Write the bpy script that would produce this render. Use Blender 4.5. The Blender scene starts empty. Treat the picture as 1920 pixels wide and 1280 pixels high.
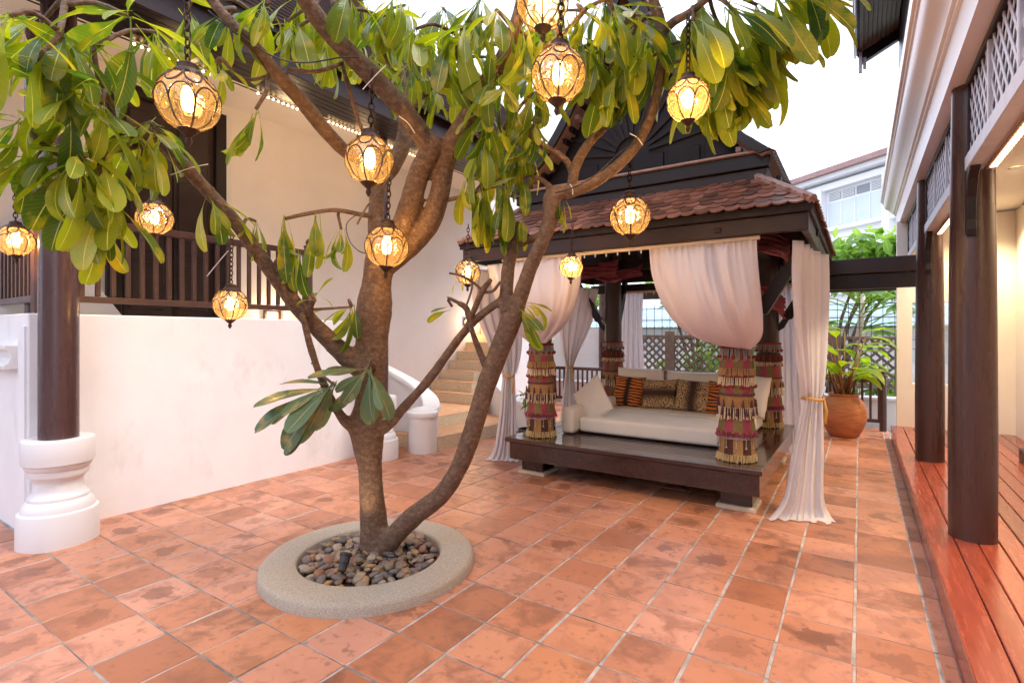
import bpy, bmesh, math, random
from mathutils import Vector, Matrix
R = math.radians
rnd = random.Random(7)
C = bpy.context.scene.collection
sc = bpy.context.scene

# ------------------------------------------------------------------ camera, sky, sun, exposure
F_PX, TH, V0, U0, H = 985.0, R(33.5), 625.0, 960.0, 1.45
cam = bpy.data.cameras.new('camera'); cam_o = bpy.data.objects.new('camera', cam); C.objects.link(cam_o)
cam_o.location = (0, 0, H); cam_o.rotation_euler = (R(90), 0, TH)
cam.sensor_width = 36; cam.lens = 36*F_PX/1920; cam.shift_y = -(640-V0)/1920
cam.clip_start = .05; cam.clip_end = 500
sc.camera = cam_o

SUN_EL, SUN_AZ = R(60), R(70)          # direction towards the sun, azimuth clockwise from +Y
w = bpy.data.worlds.new('World'); sc.world = w; w.use_nodes = True
nt = w.node_tree; bg = nt.nodes['Background']
sky = nt.nodes.new('ShaderNodeTexSky'); sky.sky_type = 'NISHITA'; sky.sun_disc = False
sky.sun_elevation = SUN_EL; sky.sun_rotation = SUN_AZ; sky.dust_density = 4
mixn = nt.nodes.new('ShaderNodeMix'); mixn.data_type = 'RGBA'; mixn.inputs[0].default_value = .86
mixn.inputs[7].default_value = (8.9, 9.4, 11.4, 1)       # even overcast cloud
nt.links.new(sky.outputs[0], mixn.inputs[6]); nt.links.new(mixn.outputs[2], bg.inputs['Color'])
bg.inputs['Strength'].default_value = .1
sun = bpy.data.lights.new('sun', 'SUN'); sun.energy = 0.9; sun.angle = R(18); sun.color = (1, .96, .9)
sun_o = bpy.data.objects.new('sun', sun); C.objects.link(sun_o)
sd = Vector((math.sin(SUN_AZ)*math.cos(SUN_EL), math.cos(SUN_AZ)*math.cos(SUN_EL), math.sin(SUN_EL)))
sun_o.rotation_euler = sd.to_track_quat('Z', 'Y').to_euler()
vs = sc.view_settings
vs.view_transform = 'Standard'; vs.look = 'None'; vs.gamma = 1; vs.use_curve_mapping = False; vs.exposure = 1.38
sc.render.engine = 'CYCLES'
cy = sc.cycles
cy.use_denoising = True
try: cy.denoiser = 'OPENIMAGEDENOISE'
except Exception: pass
cy.max_bounces = 6; cy.diffuse_bounces = 4; cy.glossy_bounces = 2; cy.transmission_bounces = 3; cy.transparent_max_bounces = 10
cy.use_adaptive_sampling = True; cy.adaptive_threshold = .03
cy.caustics_reflective = False; cy.caustics_refractive = False; cy.sample_clamp_indirect = 4

# ------------------------------------------------------------------ helpers
cF = Vector((-math.sin(TH), math.cos(TH), 0)); cR = Vector((math.cos(TH), math.sin(TH), 0)); UP = Vector((0, 0, 1))
def ray(u, v): return cF + cR*((u-U0)/F_PX) + UP*((V0-v)/F_PX)
def at(u, v, d): return Vector((0, 0, H)) + ray(u, v)*d
def atY(u, v, Y): r = ray(u, v); return Vector((0, 0, H)) + r*(Y/r.y)
def atX(u, v, X): r = ray(u, v); return Vector((0, 0, H)) + r*(X/r.x)

def wloc(o):
    p = Vector((0, 0, 0))
    while o is not None: p = p + o.location; o = o.parent
    return p
def tag(o, label=None, cat=None, group=None, kind=None):
    if label: o['label'] = label
    if cat: o['category'] = cat
    if group: o['group'] = group
    if kind: o['kind'] = kind
    return o
def thing(name, loc, label, cat, group=None):
    o = bpy.data.objects.new(name, None); C.objects.link(o); o.location = loc; o.empty_display_size = .1
    return tag(o, label, cat, group, 'thing')
def link(name, me, parent=None, loc=None):
    o = bpy.data.objects.new(name, me); C.objects.link(o)
    if parent is not None: o.parent = parent
    if loc is not None: o.location = loc
    return o
def copy_tree(o, parent=None):
    c = o.copy(); C.objects.link(c); c.parent = parent
    for ch in list(o.children): copy_tree(ch, c)
    return c

class MB:
    def __init__(s): s.v = []; s.f = []; s.m = []; s.uv = {}
    def add(s, vs_, fs_, mi=0):
        b = len(s.v); s.v += [Vector(p) for p in vs_]
        for f in fs_: s.f.append(tuple(b+i for i in f)); s.m.append(mi)
        return b
    def box(s, a, b, mi=0):
        x0, x1 = sorted((a[0], b[0])); y0, y1 = sorted((a[1], b[1])); z0, z1 = sorted((a[2], b[2]))
        s.add([(x0,y0,z0),(x1,y0,z0),(x1,y1,z0),(x0,y1,z0),(x0,y0,z1),(x1,y0,z1),(x1,y1,z1),(x0,y1,z1)],
              [(3,2,1,0),(4,5,6,7),(0,1,5,4),(1,2,6,5),(2,3,7,6),(3,0,4,7)], mi); return s
    def bar(s, p, q, wd, th, up=(0,0,1), mi=0):
        p = Vector(p); q = Vector(q); d = (q-p).normalized(); u = Vector(up)
        if abs(d.dot(u)) > .97: u = Vector((0, 1, 0))
        sx = d.cross(u).normalized()*wd/2; uz = sx.cross(d).normalized()*th/2
        s.add([p-sx-uz, p+sx-uz, p+sx+uz, p-sx+uz, q-sx-uz, q+sx-uz, q+sx+uz, q-sx+uz],
              [(3,2,1,0),(4,5,6,7),(0,1,5,4),(1,2,6,5),(2,3,7,6),(3,0,4,7)], mi); return s
    def tube(s, pts, rs, n=8, mi=0, cap=True):
        pts = [Vector(p) for p in pts]; k = len(pts); b = len(s.v); ref = Vector((.3, .2, 1)).normalized()
        for i, p in enumerate(pts):
            t = (pts[min(i+1, k-1)]-pts[max(i-1, 0)])
            t = t.normalized() if t.length > 1e-9 else Vector((0, 0, 1))
            if abs(t.dot(ref)) > .95: ref = Vector((1, .1, 0)).normalized()
            a = (ref - t*ref.dot(t)).normalized(); c = t.cross(a); ref = a
            r = rs[i] if hasattr(rs, '__len__') else rs
            for j in range(n):
                an = 2*math.pi*j/n; s.v.append(p + a*(math.cos(an)*r) + c*(math.sin(an)*r))
        for i in range(k-1):
            for j in range(n):
                s.f.append((b+i*n+j, b+i*n+(j+1) % n, b+(i+1)*n+(j+1) % n, b+(i+1)*n+j)); s.m.append(mi)
        if cap:
            s.f.append(tuple(b+j for j in range(n))[::-1]); s.m.append(mi)
            s.f.append(tuple(b+(k-1)*n+j for j in range(n))); s.m.append(mi)
        return s
    def lathe(s, c, prof, n=32, mi=0, closed=False):
        c = Vector(c); b = len(s.v); k = len(prof)
        for r, z in prof:
            for j in range(n):
                a = 2*math.pi*j/n; s.v.append(c+Vector((r*math.cos(a), r*math.sin(a), z)))
        for i in range(k-1):
            for j in range(n):
                s.f.append((b+i*n+j, b+i*n+(j+1) % n, b+(i+1)*n+(j+1) % n, b+(i+1)*n+j)); s.m.append(mi)
        if not closed:
            s.f.append(tuple(b+j for j in range(n))[::-1]); s.m.append(mi)
            s.f.append(tuple(b+(k-1)*n+j for j in range(n))); s.m.append(mi)
        else:
            for j in range(n):
                s.f.append((b+(k-1)*n+j, b+(k-1)*n+(j+1) % n, b+(j+1) % n, b+j)); s.m.append(mi)
        return s
    def sheet(s, rows, mi=0):
        b = len(s.v); k = len(rows); n = len(rows[0])
        for r in rows: s.v += [Vector(p) for p in r]
        for i in range(k-1):
            for j in range(n-1):
                s.f.append((b+i*n+j, b+i*n+j+1, b+(i+1)*n+j+1, b+(i+1)*n+j)); s.m.append(mi)
        return s
    def prism(s, poly, ext, mi=0):
        ext = Vector(ext); k = len(poly); P = [Vector(p) for p in poly]
        b = len(s.v); s.v += P + [p+ext for p in P]
        s.f.append(tuple(b+i for i in range(k))[::-1]); s.m.append(mi)
        s.f.append(tuple(b+k+i for i in range(k))); s.m.append(mi)
        for i in range(k): s.f.append((b+i, b+(i+1) % k, b+k+(i+1) % k, b+k+i)); s.m.append(mi)
        return s
    def ball(s, c, r, n=8, k=5, mi=0, sz=1.):
        prof = [(max(1e-4, r*math.sin(math.pi*i/k)), -r*sz*math.cos(math.pi*i/k)) for i in range(k+1)]
        return s.lathe(c, prof, n, mi)
    def mesh(s, name, mats, off=None, smooth=False, bevel=0, seg=1):
        me = bpy.data.meshes.new(name); o = off or Vector((0, 0, 0))
        me.from_pydata([p-o for p in s.v], [], s.f)
        ms = mats if isinstance(mats, (list, tuple)) else [mats]
        for m in ms: me.materials.append(m)
        if len(ms) > 1: me.polygons.foreach_set('material_index', s.m)
        bm = bmesh.new(); bm.from_mesh(me)
        if bevel:
            eds = [e for e in bm.edges if len(e.link_faces) == 2 and e.calc_face_angle(0) > .6]
            bmesh.ops.bevel(bm, geom=eds, offset=bevel, segments=seg, affect='EDGES', clamp_overlap=True)
        bmesh.ops.recalc_face_normals(bm, faces=bm.faces)
        bm.to_mesh(me); bm.free()
        if smooth is True: me.polygons.foreach_set('use_smooth', [True]*len(me.polygons))
        elif smooth:
            me.polygons.foreach_set('use_smooth', [True]*len(me.polygons))
            try: me.set_sharp_from_angle(angle=R(smooth))
            except Exception: pass
        me.update(); return me
    def build(s, name, mats, parent=None, smooth=False, bevel=0, seg=1, origin=None):
        off = wloc(parent) if parent is not None else (Vector(origin) if origin is not None else Vector((0, 0, 0)))
        me = s.mesh(name, mats, off, smooth, bevel, seg)
        o = link(name, me, parent)
        if parent is None: o.location = off
        return o
def box(a, b): return MB().box(a, b)

# ------------------------------------------------------------------ materials
def mat(name, col, rough=.6, var=.0, vscale=6., bump=.0, bscale=40., spec=.5, coat=0, metal=0, stretch=None, rvar=0, emit=None, estr=0, dark=None):
    m = bpy.data.materials.new(name); m.use_nodes = True; t = m.node_tree; n = t.nodes; L = t.links
    p = n['Principled BSDF']; p.inputs['Base Color'].default_value = (*col, 1); p.inputs['Roughness'].default_value = rough
    p.inputs['Specular IOR Level'].default_value = spec; p.inputs['Metallic'].default_value = metal
    p.inputs['Coat Weight'].default_value = coat; p.inputs['Coat Roughness'].default_value = .12
    if emit: p.inputs['Emission Color'].default_value = (*emit, 1); p.inputs['Emission Strength'].default_value = estr
    if var or bump or rvar:
        g = n.new('ShaderNodeNewGeometry'); vec = g.outputs['Position']
        if stretch:
            mp = n.new('ShaderNodeMapping'); mp.inputs['Scale'].default_value = stretch; L.new(vec, mp.inputs[0]); vec = mp.outputs[0]
        nz = n.new('ShaderNodeTexNoise'); nz.inputs['Scale'].default_value = vscale; nz.inputs['Detail'].default_value = 6; nz.inputs['Roughness'].default_value = .62
        L.new(vec, nz.inputs['Vector'])
        if var:
            mx = n.new('ShaderNodeMix'); mx.data_type = 'RGBA'
            d = dark or tuple(c*(1-var) for c in col); b = tuple(min(1, c*(1+var*.6)) for c in col)
            mx.inputs[6].default_value = (*d, 1); mx.inputs[7].default_value = (*b, 1)
            mr = n.new('ShaderNodeMapRange'); mr.inputs[1].default_value = .3; mr.inputs[2].default_value = .7
            L.new(nz.outputs[0], mr.inputs[0]); L.new(mr.outputs[0], mx.inputs[0]); L.new(mx.outputs[2], p.inputs['Base Color'])
        if rvar:
            mr2 = n.new('ShaderNodeMapRange'); mr2.inputs[1].default_value = .3; mr2.inputs[2].default_value = .7
            mr2.inputs[3].default_value = max(.02, rough-rvar); mr2.inputs[4].default_value = rough+rvar
            L.new(nz.outputs[0], mr2.inputs[0]); L.new(mr2.outputs[0], p.inputs['Roughness'])
        if bump:
            nb = n.new('ShaderNodeTexNoise'); nb.inputs['Scale'].default_value = bscale; nb.inputs['Detail'].default_value = 5; L.new(vec, nb.inputs['Vector'])
            bp = n.new('ShaderNodeBump'); bp.inputs['Strength'].default_value = bump; bp.inputs['Distance'].default_value = .01
            L.new(nb.outputs[0], bp.inputs['Height']); L.new(bp.outputs[0], p.inputs['Normal'])
    return m
M = {}
M['wall'] = mat('white_plaster', (.83, .83, .85), .85, .05, 2.2, .22, 9)
def scuffs(m, col, lo, hi, amt, scale):
    t = m.node_tree; n = t.nodes; L = t.links; p = n['Principled BSDF']; src = p.inputs['Base Color'].links[0].from_socket
    g = n.new('ShaderNodeNewGeometry'); mp = n.new('ShaderNodeMapping'); mp.inputs['Scale'].default_value = (1, 1, .45); L.new(g.outputs['Position'], mp.inputs[0])
    nz = n.new('ShaderNodeTexNoise'); nz.inputs['Scale'].default_value = scale; nz.inputs['Detail'].default_value = 9; nz.inputs['Roughness'].default_value = .7; L.new(mp.outputs[0], nz.inputs[0])
    mr = n.new('ShaderNodeMapRange'); mr.inputs[1].default_value = lo; mr.inputs[2].default_value = hi; mr.inputs[4].default_value = amt; L.new(nz.outputs[0], mr.inputs[0])
    mx = n.new('ShaderNodeMix'); mx.data_type = 'RGBA'; mx.inputs[7].default_value = (*col, 1); L.new(mr.outputs[0], mx.inputs[0]); L.new(src, mx.inputs[6]); L.new(mx.outputs[2], p.inputs['Base Color'])
scuffs(M['wall'], (.52, .47, .43), .56, .75, .45, 3.2)
M['peach'] = mat('cream_wall_plaster', (.83, .785, .74), .85, .05, 2, .2, 9)
M['wallr'] = mat('cream_plaster', (.80, .76, .68), .8, .04, 1.5, .08, 18)
M['trim'] = mat('white_gloss_trim', (.74, .735, .74), .45, .03, 3, .05, 12)
M['cornice'] = mat('cornice_paint', (.86, .82, .81), .28, .03, 2)
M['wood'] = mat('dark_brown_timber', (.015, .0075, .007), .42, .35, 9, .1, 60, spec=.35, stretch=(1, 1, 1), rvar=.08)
M['wood2'] = mat('dark_brown_paint', (.030, .0145, .0135), .40, .25, 5, .08, 40, spec=.4, rvar=.08)
M['upplank'] = mat('upper_soffit_planks', (.13, .058, .045), .4, .2, 6)
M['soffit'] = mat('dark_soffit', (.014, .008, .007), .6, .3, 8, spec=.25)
M['rail'] = mat('railing_brown', (.075, .033, .026), .4, .25, 10, .06, 50)
M['column'] = mat('column_brown', (.075, .036, .034), .27, .15, 3, .03, 30, rvar=.07, stretch=(4, 4, .6))
M['deckcol'] = mat('deck_column_brown', (.058, .026, .021), .28, .14, 3, .03, 30, rvar=.05, stretch=(5, 5, .4))
M['plat'] = mat('platform_lacquer', (.034, .015, .012), .15, .3, 7, .03, 40, coat=.4, rvar=.05)
M['deck'] = mat('red_deck', (.33, .068, .036), .25, .24, 5, .03, 50, stretch=(9, .6, 1), coat=.25, rvar=.08)
def per_board(m, lo=.62, hi=1.22):
    t = m.node_tree; n = t.nodes; L = t.links; p = n['Principled BSDF']; src = p.inputs['Base Color'].links[0].from_socket
    oi = n.new('ShaderNodeObjectInfo'); mr = n.new('ShaderNodeMapRange'); mr.inputs[3].default_value = lo; mr.inputs[4].default_value = hi; L.new(oi.outputs['Random'], mr.inputs[0])
    hs = n.new('ShaderNodeHueSaturation'); L.new(mr.outputs[0], hs.inputs['Value']); L.new(src, hs.inputs['Color']); L.new(hs.outputs[0], p.inputs['Base Color'])
per_board(M['deck']); per_board(M['plat'], .7, 1.4)
M['grout'] = mat('grout', (.46, .42, .40), .9, .45, 7, .3, 60)
M['joint'] = mat('dirty_joint', (.31, .27, .24), .95, .8, 4, .3, 60)
M['ground'] = mat('ground', (.25, .23, .2), .9, .2, 1)
M['kerb'] = mat('washed_gravel', (.54, .47, .38), .9, .45, 190, .9, 210)
M['soil'] = mat('soil', (.06, .045, .035), .95, .4, 20, .5, 60)
M['stairs'] = mat('stair_stone', (.66, .55, .38), .75, .25, 40, .2, 90)
M['tread'] = mat('stair_tile', (.60, .32, .17), .5, .25, 9)
M['pad'] = mat('cream_pad', (.62, .54, .42), .8, .2, 15, .2, 40)
M['curtain_rod'] = mat('rail_cream', (.6, .52, .45), .5)
M['gold'] = mat('gold_ribbon', (.62, .33, .07), .45)
M['cushion'] = mat('cream_cushion', (.80, .76, .70), .9, .06, 4, .15, 120)
M['swag'] = mat('red_swag', (.27, .05, .07), .7, .3, 8)
M['iron'] = mat('lantern_iron', (.07, .035, .022), .5, .3, 60, .15, 120, metal=.55)
M['black'] = mat('black_plastic', (.018, .018, .02), .45)
M['white_plastic'] = mat('white_tie', (.75, .73, .70), .45)
M['pot'] = mat('terracotta_pot', (.50, .19, .075), .7, .3, 6, .15, 40, stretch=(1, 1, 5))
M['lattice'] = mat('lattice_paint', (.50, .48, .54), .4, .15, 8)
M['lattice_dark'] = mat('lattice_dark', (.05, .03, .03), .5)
M['fencewood'] = mat('fence_timber', (.20, .14, .105), .75, .35, 12, .2, 60)
M['bwhite'] = mat('far_white', (.82, .83, .84), .8, .04, .6)
M['bglass'] = mat('far_glass', (.58, .66, .70), .08, .1, 1)
M['bvent'] = mat('far_vent', (.25, .27, .29), .6)
M['broof'] = mat('far_roof', (.36, .22, .20), .7, .2, 3)
M['blueroof'] = mat('blue_sheet_roof', (.32, .46, .50), .5, .15, 2)
M['wire'] = mat('wire_black', (.02, .02, .022), .5)
M['ridge'] = mat('ridge_tile', (.36, .22, .18), .6, .3, 20, .2, 50)
M['string'] = mat('string_bulb', (1, .8, .5), .4, emit=(1, .62, .26), estr=9)
M['strip'] = mat('strip_diffuser', (1, .85, .6), .4, emit=(1, .66, .32), estr=3.0)
M['steplight'] = mat('step_light_lens', (1, .85, .6), .4, emit=(1, .62, .25), estr=14)
M['bulb'] = mat('filament_bulb', (1, .8, .5), .4, emit=(1, .64, .24), estr=9)

def shingle_mat():
    m = bpy.data.materials.new('clay_shingle'); m.use_nodes = True; t = m.node_tree; n = t.nodes; L = t.links; p = n['Principled BSDF']
    g = n.new('ShaderNodeNewGeometry'); rn = n.new('ShaderNodeValToRGB')
    L.new(g.outputs['Random Per Island'], rn.inputs[0]); e = rn.color_ramp.elements
    oi = n.new('ShaderNodeObjectInfo'); ad = n.new('ShaderNodeMath'); ad.operation = 'ADD'; fr = n.new('ShaderNodeMath'); fr.operation = 'FRACT'
    L.new(g.outputs['Random Per Island'], ad.inputs[0]); L.new(oi.outputs['Random'], ad.inputs[1]); L.new(ad.outputs[0], fr.inputs[0]); L.new(fr.outputs[0], rn.inputs[0])
    e[0].color = (.085, .035, .022, 1); e[1].color = (.30, .125, .08, 1); x = e.new(.5); x.color = (.19, .068, .036, 1)
    nz = n.new('ShaderNodeTexNoise'); nz.inputs['Scale'].default_value = 25; L.new(g.outputs['Position'], nz.inputs[0])
    mx = n.new('ShaderNodeMix'); mx.data_type = 'RGBA'; mx.blend_type = 'MULTIPLY'; mx.inputs[0].default_value = .6
    L.new(rn.outputs[0], mx.inputs[6]); L.new(nz.outputs[1], mx.inputs[7]); 
    L.new(rn.outputs[0], p.inputs['Base Color']); p.inputs['Roughness'].default_value = .42
    bp = n.new('ShaderNodeBump'); bp.inputs['Strength'].default_value = .25; bp.inputs['Distance'].default_value = .01
    L.new(nz.outputs[0], bp.inputs['Height']); L.new(bp.outputs[0], p.inputs['Normal']); return m
M['shingle'] = shingle_mat()
M['oldshingle'] = mat('old_shingle', (.03, .016, .013), .95, .4, 12, spec=.05)

TP, TX0, TY0 = .3095, -.0205, 2.44     # floor tile pitch and grid origin
def tile_mat():
    m = bpy.data.materials.new('terracotta_tile'); m.use_nodes = True; t = m.node_tree; n = t.nodes; L = t.links; p = n['Principled BSDF']
    g = n.new('ShaderNodeNewGeometry')
    sub = n.new('ShaderNodeVectorMath'); sub.operation = 'SUBTRACT'; sub.inputs[1].default_value = (TX0, TY0, 0); L.new(g.outputs['Position'], sub.inputs[0])
    dv = n.new('ShaderNodeVectorMath'); dv.operation = 'DIVIDE'; dv.inputs[1].default_value = (TP, TP, 1000); L.new(sub.outputs[0], dv.inputs[0])
    fl = n.new('ShaderNodeVectorMath'); fl.operation = 'FLOOR'; L.new(dv.outputs[0], fl.inputs[0])
    wn = n.new('ShaderNodeTexWhiteNoise'); wn.noise_dimensions = '2D'; L.new(fl.outputs[0], wn.inputs['Vector'])
    cr = n.new('ShaderNodeValToRGB'); L.new(wn.outputs['Value'], cr.inputs[0]); e = cr.color_ramp.elements
    e[0].color = (.40, .150, .075, 1); e[1].color = (.62, .295, .20, 1)
    for pos, c in ((.2, (.49, .195, .10)), (.5, (.57, .255, .16)), (.8, (.55, .225, .11))):
        x = e.new(pos); x.color = (*c, 1)
    # large soft worn stains, different on every tile
    off = n.new('ShaderNodeVectorMath'); off.operation = 'MULTIPLY_ADD'; off.inputs[1].default_value = (3.7, 3.7, 3.7)
    L.new(wn.outputs['Color'], off.inputs[0]); L.new(g.outputs['Position'], off.inputs[2])
    n1 = n.new('ShaderNodeTexNoise'); n1.inputs['Scale'].default_value = 5.5; n1.inputs['Detail'].default_value = 7; n1.inputs['Roughness'].default_value = .6; n1.inputs['Distortion'].default_value = .6
    L.new(off.outputs[0], n1.inputs[0])
    r1 = n.new('ShaderNodeMapRange'); r1.inputs[1].default_value = .47; r1.inputs[2].default_value = .62; L.new(n1.outputs[0], r1.inputs[0])
    sep = n.new('ShaderNodeSeparateColor'); L.new(wn.outputs['Color'], sep.inputs[0])
    pw = n.new('ShaderNodeMath'); pw.operation = 'POWER'; pw.inputs[1].default_value = 1.0; L.new(sep.outputs[1], pw.inputs[0])
    mu = n.new('ShaderNodeMath'); mu.operation = 'MULTIPLY'; L.new(r1.outputs[0], mu.inputs[0]); L.new(pw.outputs[0], mu.inputs[1])
    mu2 = n.new('ShaderNodeMath'); mu2.operation = 'MULTIPLY'; mu2.inputs[1].default_value = .85; L.new(mu.outputs[0], mu2.inputs[0])
    mx = n.new('ShaderNodeMix'); mx.data_type = 'RGBA'; L.new(mu2.outputs[0], mx.inputs[0]); L.new(cr.outputs[0], mx.inputs[6]); mx.inputs[7].default_value = (.20, .08, .045, 1)
    n2 = n.new('ShaderNodeTexNoise'); n2.inputs['Scale'].default_value = 22; n2.inputs['Detail'].default_value = 6; L.new(off.outputs[0], n2.inputs[0])
    r2 = n.new('ShaderNodeMapRange'); r2.inputs[1].default_value = .57; r2.inputs[2].default_value = .70; r2.inputs[4].default_value = .7; L.new(n2.outputs[0], r2.inputs[0])
    mx2 = n.new('ShaderNodeMix'); mx2.data_type = 'RGBA'; L.new(r2.outputs[0], mx2.inputs[0]); L.new(mx.outputs[2], mx2.inputs[6]); mx2.inputs[7].default_value = (.26, .115, .075, 1)
    # worn patch in the middle of some tiles, sharp uneven outline
    frc = n.new('ShaderNodeVectorMath'); frc.operation = 'FRACTION'; L.new(dv.outputs[0], frc.inputs[0])
    ctr = n.new('ShaderNodeVectorMath'); ctr.operation = 'SUBTRACT'; ctr.inputs[1].default_value = (.5, .5, 0); L.new(frc.outputs[0], ctr.inputs[0])
    flat = n.new('ShaderNodeVectorMath'); flat.operation = 'MULTIPLY'; flat.inputs[1].default_value = (1, 1, 0); L.new(ctr.outputs[0], flat.inputs[0])
    ln = n.new('ShaderNodeVectorMath'); ln.operation = 'LENGTH'; L.new(flat.outputs[0], ln.inputs[0])
    nb_ = n.new('ShaderNodeTexNoise'); nb_.inputs['Scale'].default_value = 9; nb_.inputs['Detail'].default_value = 6; nb_.inputs['Roughness'].default_value = .65; L.new(off.outputs[0], nb_.inputs[0])
    sm_ = n.new('ShaderNodeMath'); sm_.operation = 'MULTIPLY_ADD'; sm_.inputs[1].default_value = 1.15; L.new(nb_.outputs[0], sm_.inputs[0]); L.new(ln.outputs['Value'], sm_.inputs[2])
    bl = n.new('ShaderNodeMapRange'); bl.inputs[1].default_value = .85; bl.inputs[2].default_value = .80; L.new(sm_.outputs[0], bl.inputs[0])
    pick = n.new('ShaderNodeMapRange'); pick.inputs[1].default_value = .55; pick.inputs[2].default_value = .95; pick.inputs[4].default_value = .75; L.new(sep.outputs[2], pick.inputs[0])
    bm2 = n.new('ShaderNodeMath'); bm2.operation = 'MULTIPLY'; L.new(bl.outputs[0], bm2.inputs[0]); L.new(pick.outputs[0], bm2.inputs[1])
    mxb = n.new('ShaderNodeMix'); mxb.data_type = 'RGBA'; L.new(bm2.outputs[0], mxb.inputs[0]); L.new(mx2.outputs[2], mxb.inputs[6]); mxb.inputs[7].default_value = (.20, .075, .04, 1)
    mx2 = mxb
    n3 = n.new('ShaderNodeTexNoise'); n3.inputs['Scale'].default_value = 1.6; n3.inputs['Detail'].default_value = 4; L.new(off.outputs[0], n3.inputs[0])
    mx3 = n.new('ShaderNodeMix'); mx3.data_type = 'RGBA'; mx3.blend_type = 'OVERLAY'; mx3.inputs[0].default_value = .28; L.new(mx2.outputs[2], mx3.inputs[6]); L.new(n3.outputs[0], mx3.inputs[7])
    L.new(mx3.outputs[2], p.inputs['Base Color'])
    rr = n.new('ShaderNodeMapRange'); rr.inputs[3].default_value = .22; rr.inputs[4].default_value = .52; L.new(n1.outputs[0], rr.inputs[0]); L.new(rr.outputs[0], p.inputs['Roughness'])
    bp = n.new('ShaderNodeBump'); bp.inputs['Strength'].default_value = .12; bp.inputs['Distance'].default_value = .01; L.new(n2.outputs[0], bp.inputs['Height']); L.new(bp.outputs[0], p.inputs['Normal'])
    return m
M['tile'] = tile_mat()

def cloth_mat(name, col, transl=.45, transp=.08, tcol=None):
    m = bpy.data.materials.new(name); m.use_nodes = True; t = m.node_tree; n = t.nodes; L = t.links
    n.remove(n['Principled BSDF']); out = n['Material Output']
    d = n.new('ShaderNodeBsdfDiffuse'); d.inputs[0].default_value = (*col, 1)
    tr = n.new('ShaderNodeBsdfTranslucent'); tr.inputs[0].default_value = (*(tcol or col), 1)
    tp = n.new('ShaderNodeBsdfTransparent')
    a = n.new('ShaderNodeMixShader'); a.inputs[0].default_value = transl; L.new(d.outputs[0], a.inputs[1]); L.new(tr.outputs[0], a.inputs[2])
    b = n.new('ShaderNodeMixShader'); b.inputs[0].default_value = transp; L.new(a.outputs[0], b.inputs[1]); L.new(tp.outputs[0], b.inputs[2])
    L.new(b.outputs[0], out.inputs[0])
    g = n.new('ShaderNodeNewGeometry'); nz = n.new('ShaderNodeTexNoise'); nz.inputs['Scale'].default_value = 14; nz.inputs['Detail'].default_value = 4
    L.new(g.outputs['Position'], nz.inputs[0]); bp = n.new('ShaderNodeBump'); bp.inputs['Strength'].default_value = .35; bp.inputs['Distance'].default_value = .01
    L.new(nz.outputs[0], bp.inputs['Height']); L.new(bp.outputs[0], d.inputs['Normal']); return m
M['curtain'] = cloth_mat('pink_white_curtain', (.92, .87, .90), .46, .07)
M['sheer'] = cloth_mat('sheer_white_curtain', (.92, .90, .93), .5, .12)
M['sheerpink'] = cloth_mat('sheer_pink_curtain', (.94, .91, .94), .40, .10)

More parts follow.
